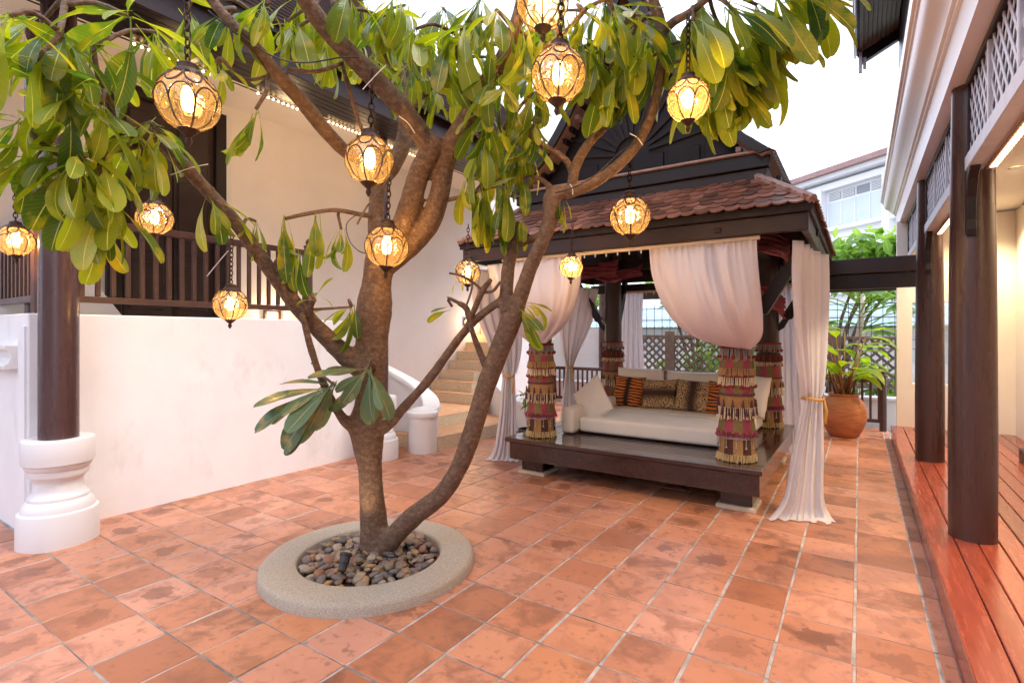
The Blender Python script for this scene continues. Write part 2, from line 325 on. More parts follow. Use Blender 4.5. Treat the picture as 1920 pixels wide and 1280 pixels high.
def leaf_mat(name, c1, c2, rib, yellow, transl=.4, amt=.5):
    m = bpy.data.materials.new(name); m.use_nodes = True; t = m.node_tree; n = t.nodes; L = t.links
    p = n['Principled BSDF']; out = n['Material Output']; uv = n.new('ShaderNodeUVMap'); uv.uv_map = 'UVMap'
    sx = n.new('ShaderNodeSeparateXYZ'); L.new(uv.outputs[0], sx.inputs[0])
    def math_(op, a, b=None):
        q = n.new('ShaderNodeMath'); q.operation = op
        for i, v_ in enumerate((a, b)):
            if v_ is None: continue
            if isinstance(v_, (int, float)): q.inputs[i].default_value = v_
            else: L.new(v_, q.inputs[i])
        return q.outputs[0]
    ax = math_('ABSOLUTE', math_('SUBTRACT', sx.outputs[0], .5))           # 0 at the rib, .5 at the edge
    ribm = math_('LESS_THAN', ax, .022)
    vein = math_('PINGPONG', math_('SUBTRACT', math_('MULTIPLY', sx.outputs[1], 17.), math_('MULTIPLY', ax, 4.)), .5)
    veinm = math_('MULTIPLY', math_('LESS_THAN', vein, .07), .10)
    oi = n.new('ShaderNodeObjectInfo'); g = n.new('ShaderNodeNewGeometry')
    rr = math_('FRACT', math_('ADD', oi.outputs['Random'], g.outputs['Random Per Island']))
    base = n.new('ShaderNodeMix'); base.data_type = 'RGBA'; base.inputs[6].default_value = (*c1, 1); base.inputs[7].default_value = (*c2, 1); L.new(rr, base.inputs[0])
    nz = n.new('ShaderNodeTexNoise'); nz.inputs['Scale'].default_value = 9; nz.inputs['Detail'].default_value = 4; L.new(g.outputs['Position'], nz.inputs[0])
    mr = n.new('ShaderNodeMapRange'); mr.inputs[1].default_value = .5; mr.inputs[2].default_value = .68; mr.inputs[4].default_value = amt; L.new(nz.outputs[0], mr.inputs[0])
    ye = n.new('ShaderNodeMix'); ye.data_type = 'RGBA'; ye.inputs[7].default_value = (*yellow, 1); L.new(base.outputs[2], ye.inputs[6])
    L.new(math_('MULTIPLY', mr.outputs[0], math_('FRACT', math_('MULTIPLY', rr, 7.3))), ye.inputs[0])
    vm = n.new('ShaderNodeMix'); vm.data_type = 'RGBA'; vm.inputs[7].default_value = (*rib, 1); L.new(ye.outputs[2], vm.inputs[6]); L.new(math_('MAXIMUM', ribm, veinm), vm.inputs[0])
    L.new(vm.outputs[2], p.inputs['Base Color']); p.inputs['Roughness'].default_value = .30; p.inputs['Specular IOR Level'].default_value = .45
    bp = n.new('ShaderNodeBump'); bp.inputs['Strength'].default_value = .3; bp.inputs['Distance'].default_value = .004; L.new(vein, bp.inputs['Height']); L.new(bp.outputs[0], p.inputs['Normal'])
    tr = n.new('ShaderNodeBsdfTranslucent'); hs = n.new('ShaderNodeHueSaturation'); hs.inputs['Value'].default_value = 2.1; hs.inputs['Saturation'].default_value = 1.15; hs.inputs['Hue'].default_value = .478
    L.new(vm.outputs[2], hs.inputs['Color']); L.new(hs.outputs[0], tr.inputs[0])
    mx = n.new('ShaderNodeMixShader'); mx.inputs[0].default_value = transl; L.new(p.outputs[0], mx.inputs[1]); L.new(tr.outputs[0], mx.inputs[2]); L.new(mx.outputs[0], out.inputs[0])
    return m
M['leaf'] = leaf_mat('frangipani_leaf', (.036, .10, .018), (.26, .325, .038), (.52, .54, .14), (.50, .42, .05), .45, .9)
M['leaf_old'] = leaf_mat('frangipani_leaf_mottled', (.085, .165, .095), (.14, .215, .10), (.42, .40, .20), (.52, .40, .14), .25, 1.3)
M['canna'] = leaf_mat('canna_leaf', (.16, .30, .04), (.26, .40, .05), (.45, .5, .15), (.4, .4, .06), .5, .4)
M['bush'] = leaf_mat('bush_leaf', (.10, .22, .05), (.20, .34, .08), (.3, .4, .15), (.3, .34, .1), .5, .3)

def bark_mat():
    m = bpy.data.materials.new('frangipani_bark'); m.use_nodes = True; t = m.node_tree; n = t.nodes; L = t.links; p = n['Principled BSDF']
    g = n.new('ShaderNodeNewGeometry'); mp = n.new('ShaderNodeMapping'); mp.inputs['Scale'].default_value = (1, 1, 1.4); L.new(g.outputs['Position'], mp.inputs[0])
    a = n.new('ShaderNodeTexNoise'); a.inputs['Scale'].default_value = 30; a.inputs['Detail'].default_value = 10; a.inputs['Roughness'].default_value = .68; L.new(mp.outputs[0], a.inputs[0])
    cr = n.new('ShaderNodeValToRGB'); e = cr.color_ramp.elements; e[0].position = .28; e[0].color = (.07, .04, .026, 1); e[1].position = .78; e[1].color = (.27, .175, .12, 1)
    x = e.new(.5); x.color = (.135, .078, .046, 1); L.new(a.outputs[0], cr.inputs[0])
    b = n.new('ShaderNodeTexVoronoi'); b.inputs['Scale'].default_value = 55; L.new(g.outputs['Position'], b.inputs['Vector'])
    lt = n.new('ShaderNodeMath'); lt.operation = 'LESS_THAN'; lt.inputs[1].default_value = .13; L.new(b.outputs['Distance'], lt.inputs[0])
    mx = n.new('ShaderNodeMix'); mx.data_type = 'RGBA'; mx.inputs[7].default_value = (.36, .29, .20, 1); L.new(cr.outputs[0], mx.inputs[6])
    ml = n.new('ShaderNodeMath'); ml.operation = 'MULTIPLY'; ml.inputs[1].default_value = .5; L.new(lt.outputs[0], ml.inputs[0]); L.new(ml.outputs[0], mx.inputs[0])
    L.new(mx.outputs[2], p.inputs['Base Color']); p.inputs['Roughness'].default_value = .8
    s = n.new('ShaderNodeMath'); s.operation = 'ADD'; L.new(a.outputs[0], s.inputs[0]); L.new(b.outputs['Distance'], s.inputs[1])
    bp = n.new('ShaderNodeBump'); bp.inputs['Strength'].default_value = .45; bp.inputs['Distance'].default_value = .008; L.new(s.outputs[0], bp.inputs['Height']); L.new(bp.outputs[0], p.inputs['Normal'])
    return m
M['bark'] = bark_mat()
M['pebble'] = []
for i, c in enumerate([(.22, .155, .105), (.15, .13, .115), (.30, .22, .15), (.26, .13, .085), (.10, .095, .095), (.36, .29, .22), (.20, .14, .12), (.38, .22, .09)]):
    M['pebble'].append(mat('river_pebble', c, .5, .3, 45, .1, 90))

def amber_glass():
    m = bpy.data.materials.new('amber_glass'); m.use_nodes = True; t = m.node_tree; n = t.nodes; L = t.links
    n.remove(n['Principled BSDF']); out = n['Material Output']
    tp = n.new('ShaderNodeBsdfTransparent'); tp.inputs[0].default_value = (1, .90, .66, 1)
    tl = n.new('ShaderNodeBsdfTranslucent'); tl.inputs[0].default_value = (1, .68, .30, 1)
    gl = n.new('ShaderNodeBsdfGlossy'); gl.inputs['Roughness'].default_value = .06; gl.inputs[0].default_value = (1, .95, .9, 1)
    g = n.new('ShaderNodeNewGeometry'); nz = n.new('ShaderNodeTexNoise'); nz.inputs['Scale'].default_value = 30; L.new(g.outputs['Position'], nz.inputs[0])
    bp = n.new('ShaderNodeBump'); bp.inputs['Strength'].default_value = .5; bp.inputs['Distance'].default_value = .01; L.new(nz.outputs[0], bp.inputs['Height']); L.new(bp.outputs[0], gl.inputs['Normal'])
    a = n.new('ShaderNodeMixShader'); a.inputs[0].default_value = .06; L.new(tp.outputs[0], a.inputs[1]); L.new(tl.outputs[0], a.inputs[2])
    b = n.new('ShaderNodeMixShader'); b.inputs[0].default_value = .09; L.new(a.outputs[0], b.inputs[1]); L.new(gl.outputs[0], b.inputs[2])
    L.new(b.outputs[0], out.inputs[0]); return m
M['glass'] = amber_glass()
def pane_mat():
    m = bpy.data.materials.new('window_glass'); m.use_nodes = True; t = m.node_tree; n = t.nodes; L = t.links
    n.remove(n['Principled BSDF']); tp = n.new('ShaderNodeBsdfTransparent'); gl = n.new('ShaderNodeBsdfGlossy'); gl.inputs['Roughness'].default_value = .03
    b = n.new('ShaderNodeMixShader'); b.inputs[0].default_value = .12; L.new(tp.outputs[0], b.inputs[1]); L.new(gl.outputs[0], b.inputs[2]); L.new(b.outputs[0], n['Material Output'].inputs[0]); return m
M['pane'] = pane_mat()

def fur_mat(kind):
    m = bpy.data.materials.new(kind+'_print'); m.use_nodes = True; t = m.node_tree; n = t.nodes; L = t.links; p = n['Principled BSDF']; p.inputs['Roughness'].default_value = .85
    tc = n.new('ShaderNodeTexCoord'); mp = n.new('ShaderNodeMapping'); L.new(tc.outputs['Object'], mp.inputs[0])
    cr = n.new('ShaderNodeValToRGB'); e = cr.color_ramp.elements
    if kind == 'tiger':
        nz = n.new('ShaderNodeTexNoise'); nz.inputs['Scale'].default_value = 6; L.new(tc.outputs['Object'], nz.inputs[0])
        wv = n.new('ShaderNodeTexWave'); wv.bands_direction = 'Z'; wv.inputs['Scale'].default_value = 6.5; wv.inputs['Distortion'].default_value = 5; wv.inputs['Detail'].default_value = 2; wv.inputs['Detail Scale'].default_value = 1.2
        mp.inputs['Scale'].default_value = (.6, 1, 1.3); L.new(mp.outputs[0], wv.inputs[0])
        e[0].position = .28; e[0].color = (.012, .008, .006, 1); e[1].position = .45; e[1].color = (.58, .17, .025, 1); L.new(wv.outputs[0], cr.inputs[0])
        sp = n.new('ShaderNodeSeparateXYZ'); L.new(tc.outputs['Object'], sp.inputs[0]); ab = n.new('ShaderNodeMath'); ab.operation = 'ABSOLUTE'; L.new(sp.outputs[0], ab.inputs[0])
        mr = n.new('ShaderNodeMapRange'); mr.inputs[1].default_value = .015; mr.inputs[2].default_value = .05; L.new(ab.outputs[0], mr.inputs[0])
        mx = n.new('ShaderNodeMix'); mx.data_type = 'RGBA'; mx.inputs[6].default_value = (.02, .011, .008, 1); L.new(mr.outputs[0], mx.inputs[0]); L.new(cr.outputs[0], mx.inputs[7]); L.new(mx.outputs[2], p.inputs['Base Color'])
    else:
        vo = n.new('ShaderNodeTexVoronoi'); vo.inputs['Scale'].default_value = 62; vo.inputs['Randomness'].default_value = .8; L.new(tc.outputs['Object'], vo.inputs['Vector'])
        e[0].position = .0; e[0].color = (.19, .085, .03, 1); e[1].position = .62; e[1].color = (.50, .33, .17, 1)
        x = e.new(.10); x.color = (.15, .065, .025, 1); x = e.new(.18); x.color = (.015, .01, .008, 1); x = e.new(.38); x.color = (.015, .01, .008, 1); x = e.new(.46); x.color = (.46, .29, .14, 1)
        L.new(vo.outputs['Distance'], cr.inputs[0])
        sp = n.new('ShaderNodeSeparateXYZ'); L.new(tc.outputs['Object'], sp.inputs[0]); ab = n.new('ShaderNodeMath'); ab.operation = 'ABSOLUTE'; L.new(sp.outputs[2 if kind == 'leopard' else 0], ab.inputs[0])
        mr = n.new('ShaderNodeMapRange'); mr.inputs[1].default_value = .02; mr.inputs[2].default_value = .10; L.new(ab.outputs[0], mr.inputs[0])
        mx = n.new('ShaderNodeMix'); mx.data_type = 'RGBA'; mx.inputs[6].default_value = (.05, .02, .012, 1); L.new(mr.outputs[0], mx.inputs[0]); L.new(cr.outputs[0], mx.inputs[7]); L.new(mx.outputs[2], p.inputs['Base Color'])
    return m
M['tiger'] = fur_mat('tiger'); M['leopard'] = fur_mat('leopard'); M['leopard2'] = fur_mat('leopard_v')

# ================================================================== THE SETTING
tag(box((-150, -150, -.6), (150, 150, -.05)).build('ground', M['ground']), kind='structure', label='bare ground under and around the courtyard')

# ---- courtyard floor
FX0, FX1, FY0, FY1 = -6.9, .362, -.6, 9.62
floor = tag(box((FX0, FY0, -.045), (FX1, FY1, -.004)).build('courtyard_floor', M['grout'], origin=(-3, 4, -.05)), 'terracotta tiled courtyard floor with pale grout joints', kind='structure')
def inside_void(cx, cy):
    return cx+TP/2 < -4.95 and 1.25 < cy < 4.3
tiles = []
i0, i1 = math.floor((FX0-TX0)/TP), math.ceil((FX1-TX0)/TP); j0, j1 = math.floor((FY0-TY0)/TP), math.ceil((FY1-TY0)/TP)
GW = .0135
GY = .0085
tile_me = box((-(TP-GW)/2, -(TP-GY)/2, -.03), ((TP-GW)/2, (TP-GY)/2, 0)).mesh('tile', M['tile'], bevel=.003)
rest = MB()
def screen_area(x, y):
    p = Vector((x, y, -H)); d = p.dot(cF)
    if d < .4: return 0
    u = U0+F_PX*p.dot(cR)/d; v = V0+F_PX*H/d
    if u < -60 or u > 1980 or v > 1330: return 0
    if (Vector((x, y))-Vector((-2.58, 2.28))).length < .55: return 0
    if -3.0 < x < -.7 and 5.1 < y < 7: return 0
    return 1/d**3
cand = []
for i in range(i0, i1):
    for j in range(j0, j1):
        cx, cyy = TX0+(i+.5)*TP, TY0+(j+.5)*TP
        if inside_void(cx, cyy) or cx-TP/2 > FX1-.03: continue
        cand.append((screen_area(cx, cyy) if cx+TP/2 < FX1 else 0, cx, cyy))
cand.sort(reverse=True)
for k, (a, cx, cyy) in enumerate(cand):
    jx, jy, jz = rnd.uniform(-.0025, .0025), rnd.uniform(-.0025, .0025), rnd.uniform(-.002, .002)
    if k < 298 and a > 0:
        o = link('tile', tile_me, floor, Vector((cx+jx, cyy+jy, jz))-wloc(floor)); o.rotation_euler = (rnd.uniform(-.008, .008), rnd.uniform(-.008, .008), rnd.uniform(-.007, .007))
    else:
        x1 = min(cx+(TP-GW)/2, FX1-.006)
        rest.box((cx-(TP-GW)/2+jx, cyy-(TP-GY)/2+jy, -.03), (x1, cyy+(TP-GY)/2+jy, jz))
jn = MB()
for j in range(j0, j1+1): jn.box((FX0, TY0+j*TP-.0062, -.006), (FX1-.004, TY0+j*TP+.0062, -.0031))
tag(jn.build('dirty_joints', M['joint'], floor), 'dark dirty cross joints between the tile rows', kind='stuff')
tag(rest.build('tiles', M['tile'], floor, bevel=.003), 'remaining terracotta tiles farther off and along the edges', kind='stuff')

# ---- left house: low terrace wall, terrace, main wall, eave
WX, TZ, MX = -4.95, 1.595, -6.2
house = thing('white_house', (-5.6, 3, 0), 'white plastered house with raised terrace, dark door and dark eave left of the tree', 'house')
MB().box((-9, 1.22, -.04), (WX, 4.42, TZ)).build('terrace_wall', M['wall'], house, bevel=.008)
MB().box((-6.5, 1.30, TZ), (MX, 4.3, 6.3)).box((-6.5, 4.3, -.04), (MX, 12.5, 6.3)).build('wall', M['peach'], house)
box((-9, -2.5, -.04), (-8.7, 1.1, 4.6)).build('side_wall', M['wall'], house)
# moulding on the wall beside the big column
mo = MB(); prof = [(0, 1.19), (.085, 1.19), (.085, 1.215), (.06, 1.235), (.045, 1.27), (.05, 1.31), (.075, 1.335), (.075, 1.36), (0, 1.36)]
mo.prism([(-5.15, 1.22-p, z) for p, z in prof], (-2.2, 0, 0)); mo.build('moulding', M['trim'], house)
box((-5.12, 1.205, -.04), (-4.97, 1.235, 1.5)).build('pilaster', M['wall'], house)
# door set in the main wall
door = MB().box((MX-.02, 2.20, TZ), (MX+.012, 3.16, 3.86)).build('door', M['wood2'], house)
fr = MB(); fr.box((MX, 2.10, TZ), (MX+.07, 2.22, 3.98)); fr.box((MX, 3.14, TZ), (MX+.07, 3.26, 3.98)); fr.box((MX, 2.2, 3.86), (MX+.068, 3.16, 3.975)); fr.build('door_frame', M['wood'], door, bevel=.006)
for (a, b) in ((2.25, 2.66), (2.71, 3.11)):
    for (z0, z1) in ((1.7, 2.2), (2.3, 3.1), (3.2, 3.75)):
        box((MX+.012, a+.05, z0), (MX+.026, b-.04, z1)).build('panel', M['wood2'], door, bevel=.008)
    box((MX+.012, a, TZ+.02), (MX+.03, a+.035, 3.83)).build('stile', M['wood'], door)
MB().tube([(MX+.03, 2.72, 2.5), (MX+.07, 2.72, 2.5), (MX+.07, 2.72, 2.64), (MX+.03, 2.72, 2.64)], .008).build('handle', M['iron'], door, smooth=True)
MB().box((MX, 3.262, TZ), (MX+.05, 3.33, 4.0)).build('door_trim', M['trim'], house, bevel=.006)
# curved white plinth by the door
pl = MB(); P = []
for k in range(9):
    t = k/8; P.append((0, 1.83+.30*(1-math.cos(t*math.pi/2)), TZ+.42*math.cos(t*math.pi/2)*1.0))
pl.prism([(MX+.25, 1.5, TZ)]+[(MX+.25, 1.5, TZ+.42)]+[(MX+.25, p[1], p[2]) for p in P], (.12, 0, 0)); pl.build('plinth', M['trim'], house, smooth=40)
# ceiling and eave
box((-6.2, -2, 4.12), (-4.74, 8.6, 4.2)).build('ceiling', M['wallr'], house)
MB().box((-4.74, -2, 3.74), (-4.56, 8.6, 4.25)).build('beam', M['wood'], house, bevel=.01)
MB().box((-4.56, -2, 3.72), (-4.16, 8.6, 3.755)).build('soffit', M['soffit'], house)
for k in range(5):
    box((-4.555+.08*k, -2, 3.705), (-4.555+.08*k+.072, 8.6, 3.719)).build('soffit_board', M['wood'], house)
MB().box((-4.155, -2, 3.70), (-4.12, 8.6, 4.06)).build('fascia', M['wood2'], house, bevel=.006)
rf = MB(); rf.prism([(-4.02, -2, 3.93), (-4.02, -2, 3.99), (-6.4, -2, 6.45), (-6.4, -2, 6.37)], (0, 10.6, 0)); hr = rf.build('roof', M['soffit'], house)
hs_ = MB()
for r_ in range(26):
    x_ = -4.0-r_*.085; z_ = 3.995+r_*.088; y = .5+(.06 if r_ % 2 else 0)
    while y < 8.5: hs_.add([(x_, y, z_+.02), (x_, y+.115, z_+.02), (x_-.10, y+.115, z_+.108), (x_-.10, y, z_+.108), (x_, y, z_), (x_, y+.115, z_)], [(0, 1, 2, 3), (0, 4, 5, 1)]); y += .12
tag(hs_.build('shingles', M['oldshingle'], hr), 'dark old roof shingles of the white house', kind='stuff')

def white_base(parent, c, h=.72, s=1.):
    p = [(.228, -.02), (.228, .215), (.222, .228), (.205, .232), (.203, .25), (.196, .275), (.178, .30), (.172, .305), (.170, .325), (.150, .345), (.138, .37), (.136, .43),
         (.146, .445), (.150, .462), (.166, .466), (.172, .49), (.168, .512), (.176, .515), (.186, .53), (.186, .55), (.203, .556), (.206, .60), (.206, .705), (.200, .72)]
    MB().lathe(c, [(r*s, z*h/.72) for r, z in p], 48).build('base', M['trim'], parent, smooth=35)
def big_column(c, label, ztop=3.76):
    t = thing('round_column', c, label, 'column', 'columns under the white house eave')
    white_base(t, c)
    MB().lathe(c, [(.113, .715), (.113, 1.5), (.106, ztop-.7), (.10, ztop)], 40).build('shaft', M['column'], t, smooth=50)
    return t
big_column((-4.69, 1.32, 0), 'large dark brown round column on a moulded white base at the wall corner')
big_column((-4.68, 4.25, 0), 'dark round column on white base partly hidden behind the tree trunk')
t = thing('round_column', (-5.75, 1.48, TZ), 'slim dark column standing on the terrace behind the large left column', 'column', 'columns under the white house eave')
MB().lathe((-5.75, 1.48, TZ), [(.085, 0), (.085, 2), (.08, 2.6)], 24).build('shaft', M['column'], t, smooth=50)

# ---- railings
def railing(name, p, q, z0, zt, zb, n, label, post_ends=(True, True), w=.032, topw=.06):
    p = Vector(p); q = Vector(q); t = thing(name, (p.x, p.y, z0), label, 'railing', 'dark wooden railings')
    MB().bar((p.x, p.y, zt-.03), (q.x, q.y, zt-.03), topw, .06).build('top_rail', M['rail'], t, bevel=.006)
    MB().bar((p.x, p.y, zb+.025), (q.x, q.y, zb+.025), topw*.8, .05).build('bottom_rail', M['rail'], t, bevel=.005)
    me = box((-w/2, -w/2, 0), (w/2, w/2, zt-.062-zb-.048)).mesh('baluster', M['rail'], bevel=.003)
    for k in range(n):
        pt = p.lerp(q, (k+.5)/n); link('baluster', me, t, (pt.x-p.x, pt.y-p.y, zb+.052-z0))
    for e, pt in zip(post_ends, (p, q)):
        if e:
            MB().lathe((pt.x, pt.y, 0), [(.045, z0), (.045, zt+.03), (.05, zt+.035), (.05, zt+.05), (.022, zt+.06), (.03, zt+.085), (.026, zt+.105), (.006, zt+.13)], 8).build('post', M['rail'], t, smooth=30)
    return t
railing('terrace_railing', (-5.04, 1.3, 0), (-5.04, 3.57, 0), TZ, 2.355, 1.69, 22, 'long dark brown baluster railing along the terrace edge above the white wall')
railing('terrace_railing', (-5.12, 1.34, 0), (-8.2, 1.34, 0), TZ, 2.355, 1.69, 30, 'dark baluster railing running back from the large left column', (False, False))
railing('back_railing', (-5.3, 9.55, 0), (.29, 9.55, 0), 0, .775, .12, 54, 'low dark baluster railing across the back of the courtyard behind the pavilion')

# ---- step lights on the wall
for (y, lab) in ((3.86, 'small square wall light glowing low on the terrace wall left of the trunk'), (7.83, 'small square wall light glowing above the staircase')):
    t = thing('wall_light', (MX, y, 1.66), lab, 'wall light', 'recessed wall lights')
    fr = MB(); fr.box((MX, y-.11, 1.60), (MX+.03, y-.075, 1.74)); fr.box((MX, y+.075, 1.60), (MX+.03, y+.11, 1.74)); fr.box((MX, y-.075, 1.60), (MX+.03, y+.075, 1.62)); fr.box((MX, y-.075, 1.72), (MX+.03, y+.075, 1.74))
    fr.build('housing', M['wood'], t); box((MX, y-.074, 1.621), (MX+.006, y+.074, 1.719)).build('back_plate', M['curtain_rod'], t)
    MB().ball((MX+.012, y, 1.665), .028, 10, 6).build('lens', M['steplight'], t, smooth=True)
    l = bpy.data.lights.new('wall_lamp', 'POINT'); l.energy = 7.0; l.color = (1, .66, .34); l.shadow_soft_size = .03
    lo = bpy.data.objects.new('wall_lamp', l); C.objects.link(lo); lo.parent = t; lo.location = (.07, 0, 0)

# ---- string light under the eave
t = thing('string_light', (-4.75, 0, 3.72), 'strip of tiny warm bulbs running under the dark house eave', 'string light')
MB().tube([(-4.745, 1.0, 3.728), (-4.745, 7.8, 3.728)], .006, 6).build('wire', M['black'], t)
bm_ = MB().ball((0, 0, 0), .0105, 8, 5).mesh('bulb', M['string'], smooth=True)
y = 1.8
while y < 5.4:
    seg = rnd.uniform(.35, .8); e = y+seg
    while y < e: link('bulb', bm_, t, Vector((-4.745, y, 3.718))-wloc(t)); y += .052
    y += rnd.uniform(.08, .3)
for yy in (2.2, 3.2, 4.2, 5.2):
    l = bpy.data.lights.new('string_lamp', 'POINT'); l.energy = 3.5; l.color = (1, .66, .36); l.shadow_soft_size = .12
    lo = bpy.data.objects.new('string_lamp', l); C.objects.link(lo); lo.parent = t; lo.location = Vector((-4.82, yy, 3.66))-wloc(t)

# ---- staircase
st = thing('staircase', (-5.2, 6, 0), 'curving tiled stone staircase with white swept balustrades beside the white house', 'staircase')
RS = .16
def step(poly, z0, z1):
    s = MB().prism([(x, y_, z0) for x, y_ in poly], (0, 0, z1-z0)).build('step', M['stairs'], st, bevel=.008)
    MB().prism([(x, y_, z1+.001) for x, y_ in poly], (0, 0, .004)).build('tread', M['tread'], s)
def arc(c, r, a0, a1, n=8): return [(c[0]+r*math.cos(R(a0+(a1-a0)*k/n)), c[1]+r*math.sin(R(a0+(a1-a0)*k/n))) for k in range(n+1)]
step([(-6.19, 4.72), (-4.45, 4.86), (-4.34, 4.95), (-4.30, 5.5), (-4.30, 6.1), (-4.42, 6.5), (-4.7, 6.8), (-6.19, 6.8)], -.03, RS)
step([(-6.19, 4.85), (-4.80, 5.1), (-4.74, 5.5), (-4.72, 6.0), (-4.84, 6.4), (-5.0, 6.75), (-6.19, 6.79)], RS, 2*RS)
for i in range(3, 11):
    y0 = 6.55+.24*(i-3)
    xr = -5.08 if i == 3 else (-5.28 if i == 4 else -5.42)
    step([(-6.18, y0), (xr, y0), (xr, y0+ (.262 if i < 10 else 1.6)), (-6.18, y0+(.262 if i < 10 else 1.6))], 2*RS if i < 4 else RS*(i-2), RS*i)
def balustrade(path, w, label=None, cap=.035):
    # path: (x, y, top z); solid swept wall with a rounded coping
    pts = []; n = 5
    for k in range(len(path)-1):
        p0 = Vector(path[max(k-1, 0)]); p1 = Vector(path[k]); p2 = Vector(path[k+1]); p3 = Vector(path[min(k+2, len(path)-1)])
        for j in range(n):
            t = j/n; pts.append(.5*((2*p1)+(p2-p0)*t+(2*p0-5*p1+4*p2-p3)*t*t+(3*p1-p0-3*p2+p3)*t**3))
    pts.append(Vector(path[-1]))
    rows = []; crow = []
    for k, p in enumerate(pts):
        d = pts[min(k+1, len(pts)-1)]-pts[max(k-1, 0)]; d.z = 0; d.normalize(); s = Vector((-d.y, d.x, 0))
        z = p.z; b = Vector((p.x, p.y, 0))
        rows.append([b-s*w/2+UP*-.03, b-s*w/2+UP*(z-.07), b+s*w/2+UP*(z-.07), b+s*w/2+UP*-.03])
        W = w/2+.028
        crow.append([b-s*W+UP*(z-.07), b-s*W+UP*(z-.03), b-s*(W-.012)+UP*(z-.008), b-s*(W-.045)+UP*z, b+s*(W-.045)+UP*z, b+s*(W-.012)+UP*(z-.008), b+s*W+UP*(z-.03), b+s*W+UP*(z-.07)])
    m = MB().sheet(rows); k = len(pts); n4 = 4
    m.f.append(tuple(range(4))); m.m.append(0); m.f.append(tuple(range((k-1)*4, k*4))); m.m.append(0)
    bo = m.build('balustrade', M['wall'], st, smooth=40)
    c = MB().sheet(crow); c.f.append(tuple(range(8))); c.m.append(0); c.f.append(tuple(range((k-1)*8, k*8))); c.m.append(0)
    for i in range(k-1): c.f.append((i*8, (i+1)*8, (i+1)*8+7, i*8+7)); c.m.append(0)
    c.build('coping', M['trim'], bo, smooth=35)
balustrade([(-4.47, 4.82, .50), (-4.50, 4.96, .56), (-4.66, 5.06, .68), (-4.95, 5.06, .84), (-5.3, 4.98, 1.0), (-5.7, 4.88, 1.15), (-6.18, 4.76, 1.3)], .17)
nw = MB().lathe((-4.49, 4.79, 0), [(.175, -.02), (.175, .43), (.19, .435), (.195, .47), (.188, .49), (.15, .505), (.14, .52), (.1, .528), (.09, .54), (.02, .545)], 40).build('newel', M['trim'], st, smooth=35)
balustrade([(-3.95, 6.62, .42), (-4.25, 6.66, .46), (-4.62, 6.78, .58), (-4.95, 6.98, .80), (-5.13, 7.25, 1.05), (-5.18, 7.6, 1.38), (-5.2, 8.0, 1.75), (-5.2, 8.6, 2.2)], .15)

bh = thing('rear_shade_house', (-3, -7, 0), 'added unseen white house behind the viewer, cutting frontal light on the courtyard', 'house')  # added out of view to hold back sky light from the foreground
box((-9, -7.3, -.05), (4, -7, 2.9)).build('wall', M['wall'], bh); MB().prism([(-9, -6.5, 2.85), (-9, -6.5, 2.95), (-9, -9, 4.2), (-9, -9, 4.1)], (13, 0, 0)).build('roof', M['oldshingle'], bh)
for k in range(4): box((-7.5+k*2.6, -6.99, 0), (-6.4+k*2.6, -6.95, 2.3)).build('door', M['wood2'], bh, bevel=.01)
# ---- right house: deck, columns, lattice, cornice
DX, DZ = .355, .2
deck = thing('timber_deck', (DX, 4, 0), 'glossy red timber deck raised along the right side of the courtyard', 'deck')
box((DX+.004, -1.5, -.04), (DX+.03, 8.83, DZ-.012)).build('fascia', M['deck'], deck, bevel=.004)
box((DX+.04, -1.5, -.04), (2.6, 8.8, DZ-.035)).build('substructure', M['soffit'], deck)
x = DX-.006; k = 0
while x < 2.5:
    wd = .135 if k == 0 else .108
    o = MB().box((x, -1.5, DZ-.026), (x+wd-.005, 8.8, DZ+rnd.uniform(-.001, .001))).build('plank', M['deck'], deck, bevel=.004); x += wd; k += 1
rh = thing('veranda_house', (.6, 5, 0), 'white right-hand house with timber columns, lattice screens and deep cornice over the deck', 'house')
SZ = 2.96
# cornice and lintel
cp = [(.45, SZ), (.45, SZ+.235), (.432, SZ+.24), (.43, SZ+.262), (.412, SZ+.266), (.40, SZ+.29), (.378, SZ+.315), (.352, SZ+.335), (.33, SZ+.345), (.312, SZ+.37), (.30, SZ+.40), (.295, SZ+.425), (.283, SZ+.43), (.281, SZ+.455), (.262, SZ+.46), (.26, SZ+.56)]
poly = [(x_, -1.5, z_) for x_, z_ in cp]+[(.75, -1.5, SZ+.56), (.75, -1.5, SZ)]
MB().prism(poly, (0, 11.2, 0)).build('cornice', M['cornice'], rh, smooth=30)
box((.75, -1.5, SZ+.02), (3.2, 8.95, SZ+.12)).build('ceiling', M['wallr'], rh)
ew = MB()
ew.box((.42, 8.8, DZ-.2), (.585, 8.95, SZ)); ew.box((.585, 8.8, DZ-.2), (1.0, 8.95, .78)); ew.box((.585, 8.8, 1.86), (1.0, 8.95, SZ)); ew.box((1.0, 8.8, DZ-.2), (1.75, 8.95, SZ))
ew.build('end_wall', M['wallr'], rh)
MB().box((.585, 8.86, .78), (1.0, 8.87, 1.86)).build('window', M['pane'], rh)
sw = MB(); sw.box((1.60, 6.95, 0), (1.78, 8.8, SZ)); sw.box((1.60, -1.5, 0), (1.78, 5.9, SZ)); sw.box((1.60, 5.9, 2.35), (1.78, 6.95, SZ)); sw.box((1.86, -1.5, 0), (1.95, 8.8, SZ))
sw.build('side_wall', M['wallr'], rh)
MB().box((1.30, 5.8, DZ), (1.60, 7.05, DZ+.13)).build('door_step', M['wood2'], rh, bevel=.01)
box((1.79, 5.9, DZ), (1.83, 6.95, 2.35)).build('door', M['curtain'], rh)
